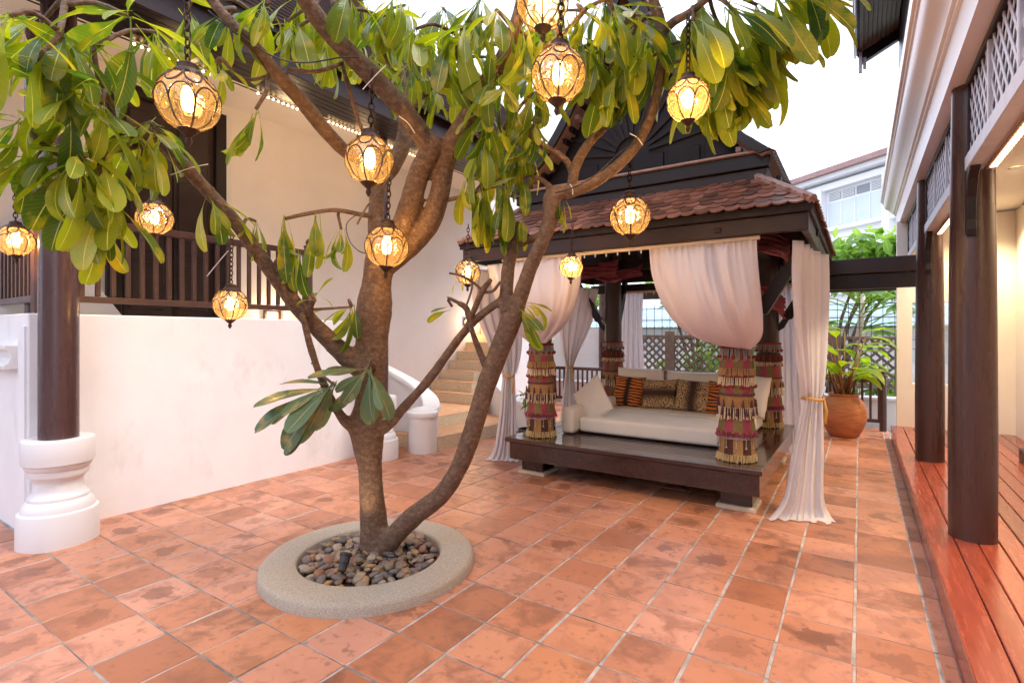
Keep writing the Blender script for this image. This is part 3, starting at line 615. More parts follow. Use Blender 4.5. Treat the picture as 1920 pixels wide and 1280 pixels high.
for (y, lab) in ((4.25, 'nearest thick dark brown round timber column on the red deck'), (6.61, 'second dark brown round timber column on the red deck, farther back'), (1.9, 'dark timber column on the red deck beside the viewer')):
    if y < 2: continue
    t = thing('deck_column', (.577, y, DZ), lab, 'column', 'timber columns on the red deck')
    MB().lathe((.577, y, DZ), [(.117, -.005), (.117, .03), (.118, .6), (.113, 1.6), (.106, 2.2), (.10, SZ-DZ-.002)], 40).build('shaft', M['deckcol'], t, smooth=50)
    for sgn in (-1, 1):
        b = MB(); yb = y+sgn*.095
        b.prism([(.53, yb, 2.42), (.53, yb, 2.06), (.53, yb+sgn*.035, 2.03), (.53, yb+sgn*.045, 2.07), (.53, yb+sgn*.03, 2.13), (.53, yb+sgn*.05, 2.26), (.53, yb+sgn*.10, 2.36), (.53, yb+sgn*.16, 2.40), (.53, yb+sgn*.17, 2.42)], (.05, 0, 0))
        b.build('bracket', M['wood'], t, bevel=.004)
def clip_seg(p, q, y0, y1, z0, z1):
    t0, t1 = 0., 1.; d = (q[0]-p[0], q[1]-p[1])
    for a, dd, lo, hi in ((p[0], d[0], y0, y1), (p[1], d[1], z0, z1)):
        if abs(dd) < 1e-9:
            if a < lo or a > hi: return None
            continue
        a0, a1 = sorted(((lo-a)/dd, (hi-a)/dd)); t0, t1 = max(t0, a0), min(t1, a1)
    if t1-t0 < 1e-3: return None
    return (p[0]+d[0]*t0, p[1]+d[1]*t0), (p[0]+d[0]*t1, p[1]+d[1]*t1)
def lattice_bay(y0, y1, np_, label):
    t = thing('lattice_screen', (.55, (y0+y1)/2, 2.42), label, 'lattice screen', 'lattice screens above the deck')
    zb, zt = 2.42, SZ-.004
    MB().box((.525, y0, zb), (.61, y1, zb+.085)).build('bottom_rail', M['lattice'], t, bevel=.005)
    MB().box((.53, y0, zt-.035), (.60, y1, zt)).build('top_rail', M['wood2'], t, bevel=.004)
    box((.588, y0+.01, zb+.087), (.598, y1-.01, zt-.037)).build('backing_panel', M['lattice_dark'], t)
    pw = (y1-y0)/np_
    for k in range(np_+1):
        yy = min(max(y0+k*pw, y0+.018), y1-.018); box((.535, yy-.017, zb+.086), (.60, yy+.017, zt-.036)).build('stile', M['lattice'] if 0 < k < np_ else M['wood2'], t, bevel=.003)
    for k in range(np_):
        a, b = y0+k*pw+.019, y0+(k+1)*pw-.019; z0, z1 = zb+.087, zt-.037; hh = z1-z0
        s = a-hh*.8
        while s < b:
            for sg in (0, 1):
                pq = ((s, z0), (s+hh*.8, z1)) if sg == 0 else ((s, z1), (s+hh*.8, z0))
                c = clip_seg(*pq, a, b, z0, z1)
                if c and abs(c[0][1]-c[1][1]) > .03:
                    xx = .548+.0042*sg
                    MB().bar((xx, *c[0]), (xx, *c[1]), .024, .004, up=(1, 0, 0)).build('slat', M['lattice'], t)
            s += .105
    return t
lattice_bay(1.7, 4.13, 4, 'nearest grey lattice screen at the top right above the strip light')
lattice_bay(4.37, 6.50, 3, 'grey lattice screen between the two deck columns')
lattice_bay(6.73, 8.79, 3, 'farthest grey lattice screen beyond the second deck column')
for (y0, y1, lab) in ((1.7, 4.05, 'warm strip light under the nearest lattice screen'), (4.45, 6.45, 'warm strip light under the middle lattice screen')):
    t = thing('strip_light', (.625, y0, 2.41), lab, 'strip light', 'strip lights under the lattice')
    box((.612, y0, 2.40), (.655, y1, 2.425)).build('channel', M['ridge'], t)
    me = box((-.015, 0, -.005), (.015, .024, 0)).mesh('lamp_segment', M['strip'])
    y = y0+.02
    while y < y1-.03: link('lamp_segment', me, t, Vector((.634, y, 2.399))-wloc(t)); y += .048
# unseen warm fill lamps, added in the veranda ceiling to brighten the interior walls
for y, wch in ((2.6, 'nearest'), (4.6, 'second'), (6.6, 'third'), (8.2, 'farthest')):
    t = thing('ceiling_fill_lamp', (1.2, y, SZ), wch+' added downlight in the veranda ceiling above the red deck', 'fill_lamp', 'added veranda fill lamps')
    MB().lathe((1.2, y, SZ), [(.03, .0), (.03, .012), (.055, .012), (.055, .001)], 20).build('trim_ring', M['trim'], t); MB().lathe((1.2, y, SZ), [(.03, .006), (.03, .015)], 16).build('lens', M['strip'], t)
    l = bpy.data.lights.new('fill_lamp', 'SPOT'); l.energy = 75; l.color = (1, .76, .48); l.spot_size = R(130); l.spot_blend = .8; l.shadow_soft_size = .05
    lo = bpy.data.objects.new('fill_lamp', l); C.objects.link(lo); lo.parent = t; lo.location = (0, 0, -.03)
# upper storey of the right house
box((.46, -1.5, SZ+.565), (.62, 9.2, 6.2)).build('upper_wall', M['wood2'], rh)
up = MB(); up.prism([(-.04, 3.2, 5.50), (-.04, 3.2, 5.56), (.9, 3.2, 6.02), (.9, 3.2, 5.96)], (0, 6.0, 0)); uo = up.build('upper_roof', M['wood'], rh)
for k in range(9):
    x0 = .02+k*.05; MB().bar((x0, 3.3, 5.51+x0*.485-.006), (x0, 9.12, 5.51+x0*.485-.006), .044, .012).build('soffit_board', M['upplank'], rh)
for yy in (9.14, 7.2, 5.3): MB().bar((.0, yy, 5.42), (.48, yy, 5.66), .06, .14).build('rafter', M['wood'], rh)
MB().bar((.0, 9.205, 5.38), (.48, 9.205, 5.62), .03, .06).build('verge_trim', M['lattice'], rh)
box((-.012, 9.08, 5.22), (.03, 9.16, 5.50)).build('pendant', M['lattice'], rh); box((.04, 9.1, 5.27), (.08, 9.17, 5.42)).build('pendant', M['lattice'], rh)
MB().box((-.055, 3.2, 5.46), (-.042, 9.2, 5.60)).build('eave_board', M['ridge'], rh); box((-.075, 3.2, 5.50), (-.06, 9.25, 5.62)).build('eave_tile', M['ridge'], rh)

# ---- beams across the back between pavilion and deck
pb = thing('cross_beam', (-.3, 7.6, 2.0), 'stacked dark timber beams spanning from the pavilion to the second deck column', 'beam')
MB().box((-.62, 7.52, 2.165), (.62, 7.68, 2.345)).build('upper_beam', M['wood2'], pb, bevel=.008)
MB().box((-.62, 7.55, 1.985), (.62, 7.65, 2.16)).build('lower_beam', M['wood'], pb, bevel=.008)
MB().box((-3.6, 9.0, 2.05), (.60, 9.1, 2.2)).build('back_beam', M['wood2'], pb, bevel=.008)

# ---- back wall, fence
bw = thing('garden_wall', (-2.5, 10.05, 0), 'low white garden wall with a moulded coping behind the back railing', 'wall')
box((-6.6, 10.0, -.05), (.9, 10.15, .40)).build('wall', M['wall'], bw); MB().box((-6.6, 9.96, .401), (.9, 10.19, .46)).build('coping', M['trim'], bw, bevel=.012)
tw = thing('boundary_wall', (-5.2, 10.5, 0), 'tall white wall behind the pavilion carrying a dark round column', 'wall')
box((-6.6, 10.45, -.05), (-4.05, 10.6, 1.56)).build('wall', M['wall'], tw)
box((-5.0, 10.25, -.05), (-4.1, 10.445, .70)).build('ledge', M['trim'], tw)
t = thing('round_column', (-4.5, 10.33, .70), 'dark grey-brown round column beyond the pavilion in front of the white wall', 'column', 'columns under the white house eave')
MB().lathe((-4.5, 10.33, .70), [(.115, 0), (.115, 1.2), (.11, 2.2)], 28).build('shaft', M['column'], t, smooth=50)
def fence(x0, x1, y, z0, z1, posts, label):
    t = thing('lattice_fence', ((x0+x1)/2, y, z0), label, 'fence', 'weathered lattice fences')
    for z in (z0, z1-.05): MB().box((x0, y-.03, z), (x1, y+.03, z+.05)).build('rail', M['fencewood'], t, bevel=.004)
    ends = [x0]+list(posts)+[x1]
    for i_, px in enumerate(ends):
        w2 = .09 if px in posts else .04
        MB().box((px-w2, y-.045, .46), (px+w2, y+.045, z1+(.07 if px in posts else .0))).build('post', M['fencewood'], t, bevel=.006)
    hh = z1-z0-.1
    for a, b in zip(ends[:-1], ends[1:]):
        s = a-hh
        while s < b:
            for sg in (0, 1):
                pq = ((s, z0+.05), (s+hh, z1-.05)) if sg == 0 else ((s, z1-.05), (s+hh, z0+.05))
                c = clip_seg(*pq, a+.04, b-.04, z0+.05, z1-.05)
                if c and abs(c[0][0]-c[1][0]) > .05:
                    yy = y-.011+.022*sg
                    MB().bar((c[0][0], yy, c[0][1]), (c[1][0], yy, c[1][1]), .04, .02, up=(0, 1, 0)).build('slat', M['fencewood'], t)
            s += .155
fence(-4.0, -1.2, 10.3, .56, 1.42, [-3.1, -2.0], 'weathered brown lattice fence seen through the pavilion behind the sofa')
fence(-1.1, .50, 10.3, .56, 1.40, [-.35], 'weathered brown lattice fence behind the potted plant on the right')
g = thing('wire_fence', (-2, 10.6, .4), 'tall black wire grid fence rising behind the lattice', 'fence')
for k in range(46): MB().bar((-6.4+k*.16, 10.62, .4), (-6.4+k*.16, 10.62, 2.05), .009, .009).build('wire', M['wire'], g)
for z in (1.2, 1.35, 1.55, 1.72, 1.95): MB().bar((-6.4, 10.63, z), (.9, 10.63, z), .012, .012).build('rail', M['wire'], g)

# ---- far buildings and trees behind
fb_dir = (cF - cR*.325).normalized(); fbP = at(1661.5, 290.5, 18.); fbP.z = 0
fbn = Vector((-fb_dir.y, fb_dir.x, 0)); 
if fbn.dot(-fbP) < 0: fbn = -fbn
fb = thing('office_building', (fbP.x, fbP.y, 0), 'far white multi-storey building with window bands and a red roof edge', 'building')
def fpt(s, z, o): p = fbP + fb_dir*s + fbn*o; return Vector((p.x, p.y, z))
def fbox(s0, s1, z0, z1, o0, o1, name, m, par):
    q = MB(); P = [fpt(s, z, o) for z in (z0, z1) for (s, o) in ((s0, o0), (s1, o0), (s1, o1), (s0, o1))]
    q.add(P, [(3,2,1,0),(4,5,6,7),(0,1,5,4),(1,2,6,5),(2,3,7,6),(3,0,4,7)]); return q.build(name, m, par)
fbox(-6, 14, -.05, 7.2, -6, 0, 'wall', M['bwhite'], fb)
fbox(-6, 14, 7.2, 7.36, -6, .55, 'eave', M['bwhite'], fb); fbox(-6, 14, 7.362, 7.55, -6, .75, 'roof', M['broof'], fb)
fbox(-1.6, .4, 7.55, 8.0, -3, -1.5, 'roof_unit', M['bwhite'], fb)
for lev in (5.15, 2.75, .35):
    for s0 in (-5.2, -2.6, 0., 2.6, 5.2, 7.8):
        for k in range(4):
            a = s0+k*.56
            wv = fbox(a, a+.53, lev+.35, lev+1.25, .005, .03, 'window', M['bglass'], fb)
            fbox(a+.53, a+.56, lev+.35, lev+1.25, .005, .06, 'mullion', M['bwhite'], wv)
            vt = fbox(a+.02, a+.51, lev+1.33, lev+1.62, .004, .02, 'vent', M['bvent'], fb)
            if (k+int(s0*3)) % 3 != 1:
                for q in range(5): fbox(a+.02, a+.51, lev+1.35+q*.055, lev+1.372+q*.055, .02, .045, 'louvre', M['bwhite'], vt)
        fbox(s0-.30, s0-.06, lev-.6, lev+1.8, .002, .30, 'pier', M['bwhite'], fb)
    fbox(-6, 14, lev+.16, lev+.30, .003, .22, 'sill', M['bwhite'], fb); fbox(-6, 14, lev+1.72, lev+1.95, .003, .26, 'band', M['bwhite'], fb)
nb = thing('neighbour_house', (-3, 15, 0), 'pale neighbouring house with blue-grey corrugated roof beyond the fence', 'house')
box((-9, 15, -.05), (3.4, 18, 1.9)).build('wall', M['bwhite'], nb)
cr_ = MB(); rows = []
for z_, y_ in ((1.62, 14.5), (2.25, 16.2)):
    rows.append([(-9.3+.06*k, y_, z_+(.018 if k % 2 else 0)) for k in range(215)])
cr_.sheet(rows); cr_.build('roof', M['blueroof'], nb)
for k in range(5): box((-8+k*2.2, 14.96, .8), (-7+k*2.2, 14.99, 1.4)).build('window', M['bglass'], nb)

# leaf meshes
def leaf_mesh(name, material, bend, fold, W=.15, pet=.12, n=7, wav=0., side=0., obov=True):
    vs_, fs_, uvs = [], [], []
    ang = R(0); p = Vector((0, 0, 0)); pts = []
    ts = [0, pet*.9]+[pet+(1-pet)*(1-(1-k/n)**1.35) for k in range(1, n+1)]; N = len(ts)-1
    for k, t in enumerate(ts):
        pts.append((t, p.copy(), ang))
        if k < N: a = -R(bend)*t**1.2; ang = a; stp = ts[k+1]-t; p = p+Vector((side*stp*t, math.cos(a)*stp, math.sin(a)*stp))
    for t, p, a in pts:
        b = (t-pet)/(1-pet)
        if b <= 0: wd = .010
        elif obov: wd = W*(math.sin(min(1, b/.70)*math.pi/2)**1.25 if b < .70 else max(.1, 1-((b-.70)/.30)**2.4)**.5)
        else: wd = W*math.sin(math.pi*min(1, b**.8))**.9
        wd = max(wd, .006); nrm = Vector((0, -math.sin(a), math.cos(a)))
        up_ = wd*math.tan(R(fold))
        for s in (-1, -.5, 0, .5, 1):
            q = p + Vector((s*wd, 0, 0)) + nrm*(up_*abs(s) + wav*wd*math.sin(t*17+s*2)*abs(s)); vs_.append(q); uvs.append((.5+s*.5, t))
    for k in range(N):
        for j in range(4): fs_.append((k*5+j, k*5+j+1, k*5+6+j, k*5+5+j))
    me = bpy.data.meshes.new(name); me.from_pydata(vs_, [], fs_); uvl = me.uv_layers.new(name='UVMap')
    for lp in me.loops: uvl.data[lp.index].uv = uvs[lp.vertex_index]
    me.materials.append(material); me.polygons.foreach_set('use_smooth', [True]*len(me.polygons)); me.update(); return me
def orient(d, nref):
    y = Vector(d).normalized(); z = Vector(nref)-y*Vector(nref).dot(y)
    if z.length < 1e-3: z = Vector((.3, .5, .1))-y*Vector((.3, .5, .1)).dot(y)
    z.normalize(); x = y.cross(z); return Matrix((x, y, z)).transposed()
def join_leaves(items, name, material):
    # items: (mesh, Matrix4) -> one mesh with UVs
    V, Fc, UV = [], [], []
    for me, mx in items:
        b = len(V); V += [mx @ v.co for v in me.vertices]; l = me.uv_layers[0].data
        for p in me.polygons: Fc.append([b+i for i in p.vertices]); UV += [l[i].uv[:] for i in p.loop_indices]
    m = bpy.data.meshes.new(name); m.from_pydata(V, [], Fc); u = m.uv_layers.new(name='UVMap')
    for i, q in enumerate(UV): u.data[i].uv = q
    m.materials.append(material); m.polygons.foreach_set('use_smooth', [True]*len(m.polygons)); m.update(); return m

BL = [leaf_mesh('leaf', M['bush'], b, f, .2, .05, 4, obov=False) for b, f in ((15, 10), (40, 14))]
def leafy_tree(name, base, h, crown_c, crown_r, nl, ls, label, cat='tree', stems=5, seed=1, group='green plants beyond the back fence'):
    rr = random.Random(seed); t = thing(name, base, label, cat, group); base = Vector(base)
    tr = MB(); tips = []
    for k in range(stems):
        tip = Vector(crown_c)+Vector((rr.gauss(0, .5)*crown_r[0], rr.gauss(0, .5)*crown_r[1], rr.uniform(-.5, .6)*crown_r[2])); tips.append(tip)
        mid = base.lerp(tip, .5)+Vector((rr.gauss(0, .05), rr.gauss(0, .05), .1*h)); tr.tube([base, mid, tip], [.03*h/2, .02*h/2, .008], 6)
    tr.build('trunk', M['bark'], t, smooth=True)
    items = []
    for k in range(nl):
        tip = tips[k % stems] if k % 3 else Vector(crown_c)
        while True:
            q = Vector((rr.uniform(-1, 1), rr.uniform(-1, 1), rr.uniform(-1, 1)))
            if q.length < 1: break
        p = tip + Vector((q.x*crown_r[0]*.6, q.y*crown_r[1]*.6, q.z*crown_r[2]*.6))
        d = Vector((rr.gauss(0, 1), rr.gauss(0, 1), rr.gauss(-.2, .7))); s = ls*rr.uniform(.6, 1.3)
        items.append((rr.choice(BL), Matrix.Translation(p) @ orient(d, (rr.gauss(0, .3), rr.gauss(0, .3), 1)).to_4x4() @ Matrix.Scale(s, 4)))
    me = join_leaves(items, 'crown', M['bush']); o = link('crown', me, t, -Vector(base))
    return t
leafy_tree('garden_tree', (-.6, 12.6, -.05), 3, (.2, 12.6, 2.75), (1.5, .9, .75), 900, .34, 'bright green leafy tree above the dark cross beams', seed=3)
leafy_tree('garden_tree', (-3.0, 12.2, -.05), 3, (-3.0, 12.0, 2.5), (1.1, .7, .5), 500, .26, 'green tree crown seen through the pavilion above the wire fence', seed=4)
leafy_tree('garden_tree', (-5.9, 12.4, -.05), 3, (-5.9, 12.2, 2.2), (.9, .7, .7), 300, .26, 'green tree seen beyond the pavilion left of the dark far column', seed=14)
leafy_tree('garden_shrub', (-1.75, 9.85, -.02), 1, (-1.75, 9.85, 1.0), (.55, .3, .65), 520, .15, 'dense green shrub behind the sofa and the right tasselled pillar', 'shrub', seed=5)
leafy_tree('garden_shrub', (.35, 11.1, -.02), 1, (.3, 11.1, .5), (.5, .3, .4), 200, .2, 'yellow-green shrub seen below the right lattice fence', 'shrub', seed=6)
leafy_tree('garden_shrub', (-2.6, 11.4, -.02), 1, (-2.6, 11.4, .8), (1.2, .3, .6), 300, .22, 'green shrub glimpsed through the lattice behind the sofa', 'shrub', seed=8)

# papaya behind the railing
pp = thing('papaya_tree', (-.12, 11.2, -.05), 'slender papaya tree with long radiating leaf stalks behind the pot', 'tree')
stem = [(-.12, 11.2, -.05), (-.06, 11.2, .9), (.02, 11.2, 1.7), (.05, 11.2, 2.15)]
MB().tube(stem, [.07, .06, .05, .035], 10).build('trunk', M['pad'], pp, smooth=True)
rr = random.Random(11); pst = MB(); items = []
for k in range(34):
    z = rr.uniform(1.45, 2.3); a = rr.uniform(0, 6.28); L_ = rr.uniform(.5, 1.0); p0 = Vector((.0, 11.2, z)); dr = Vector((math.cos(a), math.sin(a)*.6, rr.uniform(.1, .75)))
    p1 = p0+dr*L_*.55; p2 = p0+dr*L_+Vector((0, 0, -.08)); pst.tube([p0, p1, p2], [.012, .010, .006], 5)
    for q in range(7):
        aa = a+(q-3)*.42; d = Vector((math.cos(aa), math.sin(aa), -.35)); items.append((BL[0], Matrix.Translation(p2) @ orient(d, (0, 0, 1)).to_4x4() @ Matrix.Scale(rr.uniform(.2, .34), 4)))
tag(pst.build('leaf_stalks', M['canna'], pp, smooth=True), kind='stuff'); link('crown', join_leaves(items, 'crown', M['bush']), pp, -wloc(pp))

# ---- terracotta pot with canna
pc = Vector((-.19, 8.78, 0))
pot = thing('terracotta_pot', pc, 'big round terracotta jar standing at the end of the tiled path', 'pot')
MB().lathe(pc, [(.165, 0), (.185, .02), (.235, .12), (.275, .24), (.283, .34), (.268, .43), (.225, .51), (.182, .555), (.178, .575), (.192, .582), (.195, .60), (.18, .607), (.165, .60), (.165, .54), (.02, .53)], 48).build('jar', M['pot'], pot, smooth=40)
cn = thing('canna_plant', pc+Vector((0, 0, .53)), 'canna-like plant with bright green leaves and reddish stems in the terracotta jar', 'plant')
CL = [leaf_mesh('leaf', M['canna'], b, 16, .17, .06, 7, .05, obov=False) for b in (30, 60, 85)]
stm = mat('canna_stem', (.23, .07, .035), .6, .3, 30); rr = random.Random(21)
straw = mat('dry_stalk', (.36, .24, .08), .8, .3, 30)
for k in range(36):
    a = rr.uniform(0, 6.28); p0 = pc+Vector((math.cos(a)*.1*rr.random(), math.sin(a)*.1*rr.random(), .53)); dr = Vector((math.cos(a)*.28, math.sin(a)*.28, 1)); hgt = rr.uniform(.2, .95) if k > 10 else rr.uniform(.12, .35)
    tip = p0+dr*hgt; MB().tube([p0, p0+dr*hgt*.5+Vector((0, 0, .02)), tip], [.013, .011, .006], 6).build('stem', stm if k % 3 else straw, cn, smooth=True)
    if hgt > .3:
        for q in range(2):
            d = Vector((math.cos(a+rr.gauss(0, .9)), math.sin(a+rr.gauss(0, .9)), rr.uniform(.0, .7))); o = link('leaf', rr.choice(CL), cn, p0+dr*hgt*(1-.25*q)-wloc(cn))
            o.rotation_mode = 'QUATERNION'; o.rotation_quaternion = orient(d, (0, 0, 1)).to_quaternion(); s = rr.uniform(.36, .56); o.scale = (s, s, s)

# ================================================================== PAVILION
PX0, PX1, PY0, PY1, PZ = -3.06, -.635, 4.48, 6.96, .38
pv = thing('pavilion', ((PX0+PX1)/2, 5.72, 0), 'dark timber daybed pavilion with tiled hip roof and four pillars', 'pavilion')
for (x, y) in ((-2.985, 4.62), (-1.01, 4.62), (-2.985, 6.5), (-1.01, 6.5)):
    pd = MB().box((x, y, -.01), (x+.31, y+.32, .03)).build('footing_pad', M['pad'], pv, bevel=.008)
    MB().box((x+.03, y+.03, .03), (x+.28, y+.29, .19)).build('foot', M['plat'], pv, bevel=.006)
MB().box((PX0+.05, PY0+.02, .165), (PX1-.02, PY0+.07, .335)).build('fascia', M['plat'], pv, bevel=.005)
MB().box((PX0+.05, PY1-.07, .165), (PX1-.02, PY1-.02, .335)).build('fascia', M['plat'], pv, bevel=.005)
MB().box((PX1-.07, PY0+.072, .165), (PX1-.022, PY1-.072, .335)).build('fascia', M['plat'], pv, bevel=.005)
MB().box((PX0+.052, PY0+.072, .165), (PX0+.10, PY1-.072, .335)).build('fascia', M['plat'], pv, bevel=.005)
box((PX0+.11, PY0+.08, .30), (PX1-.08, PY1-.08, .345)).build('subframe', M['soffit'], pv)
MB().box((PX0, PY0, .337), (PX1, PY0+.16, PZ)).build('border_board', M['plat'], pv, bevel=.006)
MB().box((PX0, PY1-.16, .337), (PX1, PY1, PZ)).build('border_board', M['plat'], pv, bevel=.006)
MB().box((PX0, PY0+.163, .337), (PX0+.16, PY1-.163, PZ)).build('border_board', M['plat'], pv, bevel=.006)
MB().box((PX1-.16, PY0+.163, .337), (PX1, PY1-.163, PZ)).build('border_board', M['plat'], pv, bevel=.006)
y = PY0+.164
while y < PY1-.18:
    MB().box((PX0+.163, y, .348), (PX1-.163, y+.062, PZ-.001)).build('board', M['plat'], pv, bevel=.003); y += .068
PIL = {'FR': (-.875, 4.79), 'FL': (-2.79, 4.77), 'BR': (-.88, 6.70), 'BL': (-2.79, 6.70)}
EX0, EX1, EY0, EY1 = -3.40, -.30, 4.22, 7.28      # eave plan
EB, ET = 2.18, 2.35                                # eave fascia
for k, (x, y) in PIL.items():
    p = MB().lathe((x, y, 0), [(.112, PZ), (.112, 1.4), (.106, 2.75)], 32).build('pillar', M['wood2'], pv, smooth=50)
    for dx, dy in ((1 if x > -1.8 else -1, 0), (0, 1 if y > 5.7 else -1)):
        b = MB(); ex = (EX1-.06 if dx > 0 else EX0+.06) if dx else x; ey = (EY1-.14 if dy > 0 else EY0+.14) if dy else y
        p0 = Vector((x+dx*.09, y+dy*.09, 1.46)); p1 = Vector((ex, ey, EB-.0)); sd = Vector((dy, dx, 0))*.032; dv = (p1-p0).normalized(); nv = dv.cross(sd).normalized()
        prof = [(0, -.005), (.10, .035), (.22, .028), (.25, .052), (.70, .05), (.74, .03), (.9, .035), (1., .03)]
        L_ = (p1-p0).length
        pts = [p0+dv*(t_*L_)+nv*o_ for t_, o_ in prof]+[p0+dv*(t_*L_)-nv*o_ for t_, o_ in reversed(prof)]
        b.prism([q-sd for q in pts], sd*2); b.build('brace', M['wood'], pv)
# eave fascia ring
def ring(name, z0, z1, o, m, thick=.05, bev=.006):
    x0, x1, y0, y1 = EX0-o, EX1+o, EY0-o, EY1+o
    MB().box((x0, y0, z0), (x1, y0+thick, z1)).build(name, m, pv, bevel=bev); MB().box((x0, y1-thick, z0), (x1, y1, z1)).build(name, m, pv, bevel=bev)
    MB().box((x1-thick, y0+thick+.001, z0), (x1, y1-thick-.001, z1)).build(name, m, pv, bevel=bev); MB().box((x0, y0+thick+.001, z0), (x0+thick, y1-thick-.001, z1)).build(name, m, pv, bevel=bev)
ring('eave_fascia', EB, EB+.125, 0, M['wood2']); ring('eave_fascia', EB+.126, ET, .025, M['wood'])
box((-.93, EY0-.012, EB+.035), (-.88, EY0+.01, EB+.075)).build('peg', M['wood'], pv, bevel=.004); box((EX1-.01, 5.0, EB+.08), (EX1+.015, 5.09, EB+.15)).build('peg', M['black'], pv)
# plate beams on the pillars
for (a, b) in (('FR', 'FL'), ('BR', 'BL'), ('FR', 'BR'), ('FL', 'BL')):
    pa, pb_ = PIL[a], PIL[b]; MB().bar((*pa, 2.36), (*pb_, 2.36), .09, .14).build('plate_beam', M['wood'], pv, bevel=.006)
MB().bar((EX0+.06, 7.2, 2.09), (EX1-.06, 7.2, 2.09), .05, .12).build('back_lintel', M['wood'], pv)
# lower hip roof
SL = .76; TO = .50; TZ2 = ET+.02+TO*SL
def hip(off, z):
    return [(EX0-.03+off, EY0-.03+off, z), (EX1+.03-off, EY0-.03+off, z), (EX1+.03-off, EY1+.03-off, z), (EX0-.03+off, EY1+.03-off, z)]
a0, a1 = hip(0, ET+.012), hip(TO, ET+.012+TO*SL); b0, b1 = hip(0, ET-.01), hip(TO, ET-.012+TO*SL)
lr = MB(); lr.add(a0+a1+b0+b1, [(0,1,5,4),(1,2,6,5),(2,3,7,6),(3,0,4,7),(8,12,13,9),(9,13,14,10),(10,14,15,11),(11,15,12,8),(0,8,9,1),(1,9,10,2),(2,10,11,3),(3,11,8,0),(4,5,13,12),(5,6,14,13),(6,7,15,14),(7,4,12,15)])
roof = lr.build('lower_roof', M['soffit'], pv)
# rafters under the roof
for k in range(9):
    x = EX0+.25+k*(EX1-EX0-.5)/8
    for (ya, yb) in ((EY0+.04, EY0+.6), (EY1-.04, EY1-.6)):
        MB().bar((x, ya, ET-.04), (x, yb, ET-.04+.56*SL*.98), .04, .05).build('rafter', M['wood'], pv)
# shingles
SW, SE = .108, .072
def shingle_pts(): 
    return [(-SW/2, 0, 0), (SW/2, 0, 0), (SW/2, -.075, 0), (SW*.33, -.10, 0), (0, -.113, 0), (-SW*.33, -.10, 0), (-SW/2, -.075, 0)]
sh = MB().prism(shingle_pts(), (0, 0, .011)); sh_me = sh.mesh('shingle', M['shingle'])
sr = random.Random(5); slope = math.atan(SL); nrow = int(TO/math.cos(slope)/SE)+1
def side_frame(s):   # origin corner, along dir, inward dir
    return [((EX0-.03, EY0-.03), (1, 0), (0, 1), EX1-EX0+.06), ((EX1+.03, EY0-.03), (0, 1), (-1, 0), EY1-EY0+.06), ((EX1+.03, EY1+.03), (-1, 0), (0, -1), EX1-EX0+.06), ((EX0-.03, EY1+.03), (0, -1), (1, 0), EY1-EY0+.06)][s]
shr = MB()
for s in range(4):
    o, al, inw, ln = side_frame(s); al = Vector((*al, 0)); inw = Vector((*inw, 0)); updir = (inw*math.cos(slope)+UP*math.sin(slope)); nrm = al.cross(updir).normalized()
    if nrm.z < 0: nrm = -nrm
    rot = Matrix((al, updir, nrm)).transposed()
    for r_ in range(nrow):
        sl = .085+r_*SE; inn = sl*math.cos(slope); a_, b_ = inn-.03, ln-inn+.03; k0 = (r_ % 2)*SW/2
        x = a_+k0*.5
        while x < b_:
            p = Vector((*o, ET+.012))+al*x+updir*sl+nrm*(.004+.004)
            tilt = Matrix.Rotation(R(sr.gauss(-5.5, 1.2)), 3, 'X') @ Matrix.Rotation(R(sr.gauss(0, 1.5)), 3, 'Z'); m3 = rot @ tilt
            if s == 0 and sl < TO/math.cos(slope)+.04:
                ob = link('shingle', sh_me, roof, p-wloc(roof)); ob.rotation_euler = m3.to_euler()
            else:
                shr.add([p+m3 @ Vector(v) for v in sh.v], sh.f)
            x += SW
tag(shr.build('shingles', M['shingle'], roof), 'clay shingles on the other slopes', kind='stuff')
for (c0, c1) in ((a0[0], a1[0]), (a0[1], a1[1]), (a0[2], a1[2]), (a0[3], a1[3])):
    MB().tube([Vector(c0)+UP*.02, Vector(c1)+UP*.03], .034, 8).build('hip_ridge', M['bvent'] if False else M['ridge'], roof, smooth=40)
# upper gable roof (gable faces the courtyard)
GX0, GX1, GY0, GY1 = -2.95, -.60, 4.52, 6.98; GC = (GX0+GX1)/2; GZ = 2.665; PK = 4.62
MB().box((GX0+.02, GY0+.06, GZ), (GX1-.02, GY0+.11, GZ+.10)).build('upper_fascia', M['wood2'], pv, bevel=.006)
MB().box((GX0-.01, GY0+.03, GZ+.101), (GX1+.01, GY0+.10, GZ+.215)).build('upper_fascia', M['wood'], pv, bevel=.006)
for xx in (GX0+.02, GX1-.06): MB().box((xx, GY0+.112, GZ), (xx+.04, GY1, GZ+.10)).build('upper_fascia', M['wood2'], pv, bevel=.006)
MB().box((GX0-.02, GY0+.0, GZ+.216), (GX1+.02, GY0+.16, GZ+.236)).build('tile_course', M['ridge'], pv, bevel=.004)
def gcurve(t, half, z0=GZ+.22, pk=PK):   # t 0 at the eave, 1 at the ridge; concave Thai roof line
    return half*(1-t)**1.0*(1-.18*math.sin(t*math.pi)), z0+(pk-z0)*(t**1.08)
gp = [gcurve(k/10, 1.05) for k in range(11)]
gb = MB(); gb.prism([(GC-x, GY0+.20, z) for x, z in gp]+[(GC+x, GY0+.20, z) for x, z in reversed(gp[:-1])], (0, .03, 0)); gab = gb.build('gable_board', M['soffit'], pv)
for k in range(6):
    x0 = GC-.95+k*.32; MB().box((x0, GY0+.185, GZ+.24), (x0+.29, GY0+.199, GZ+.43)).build('panel', M['soffit'], gab, bevel=.008)
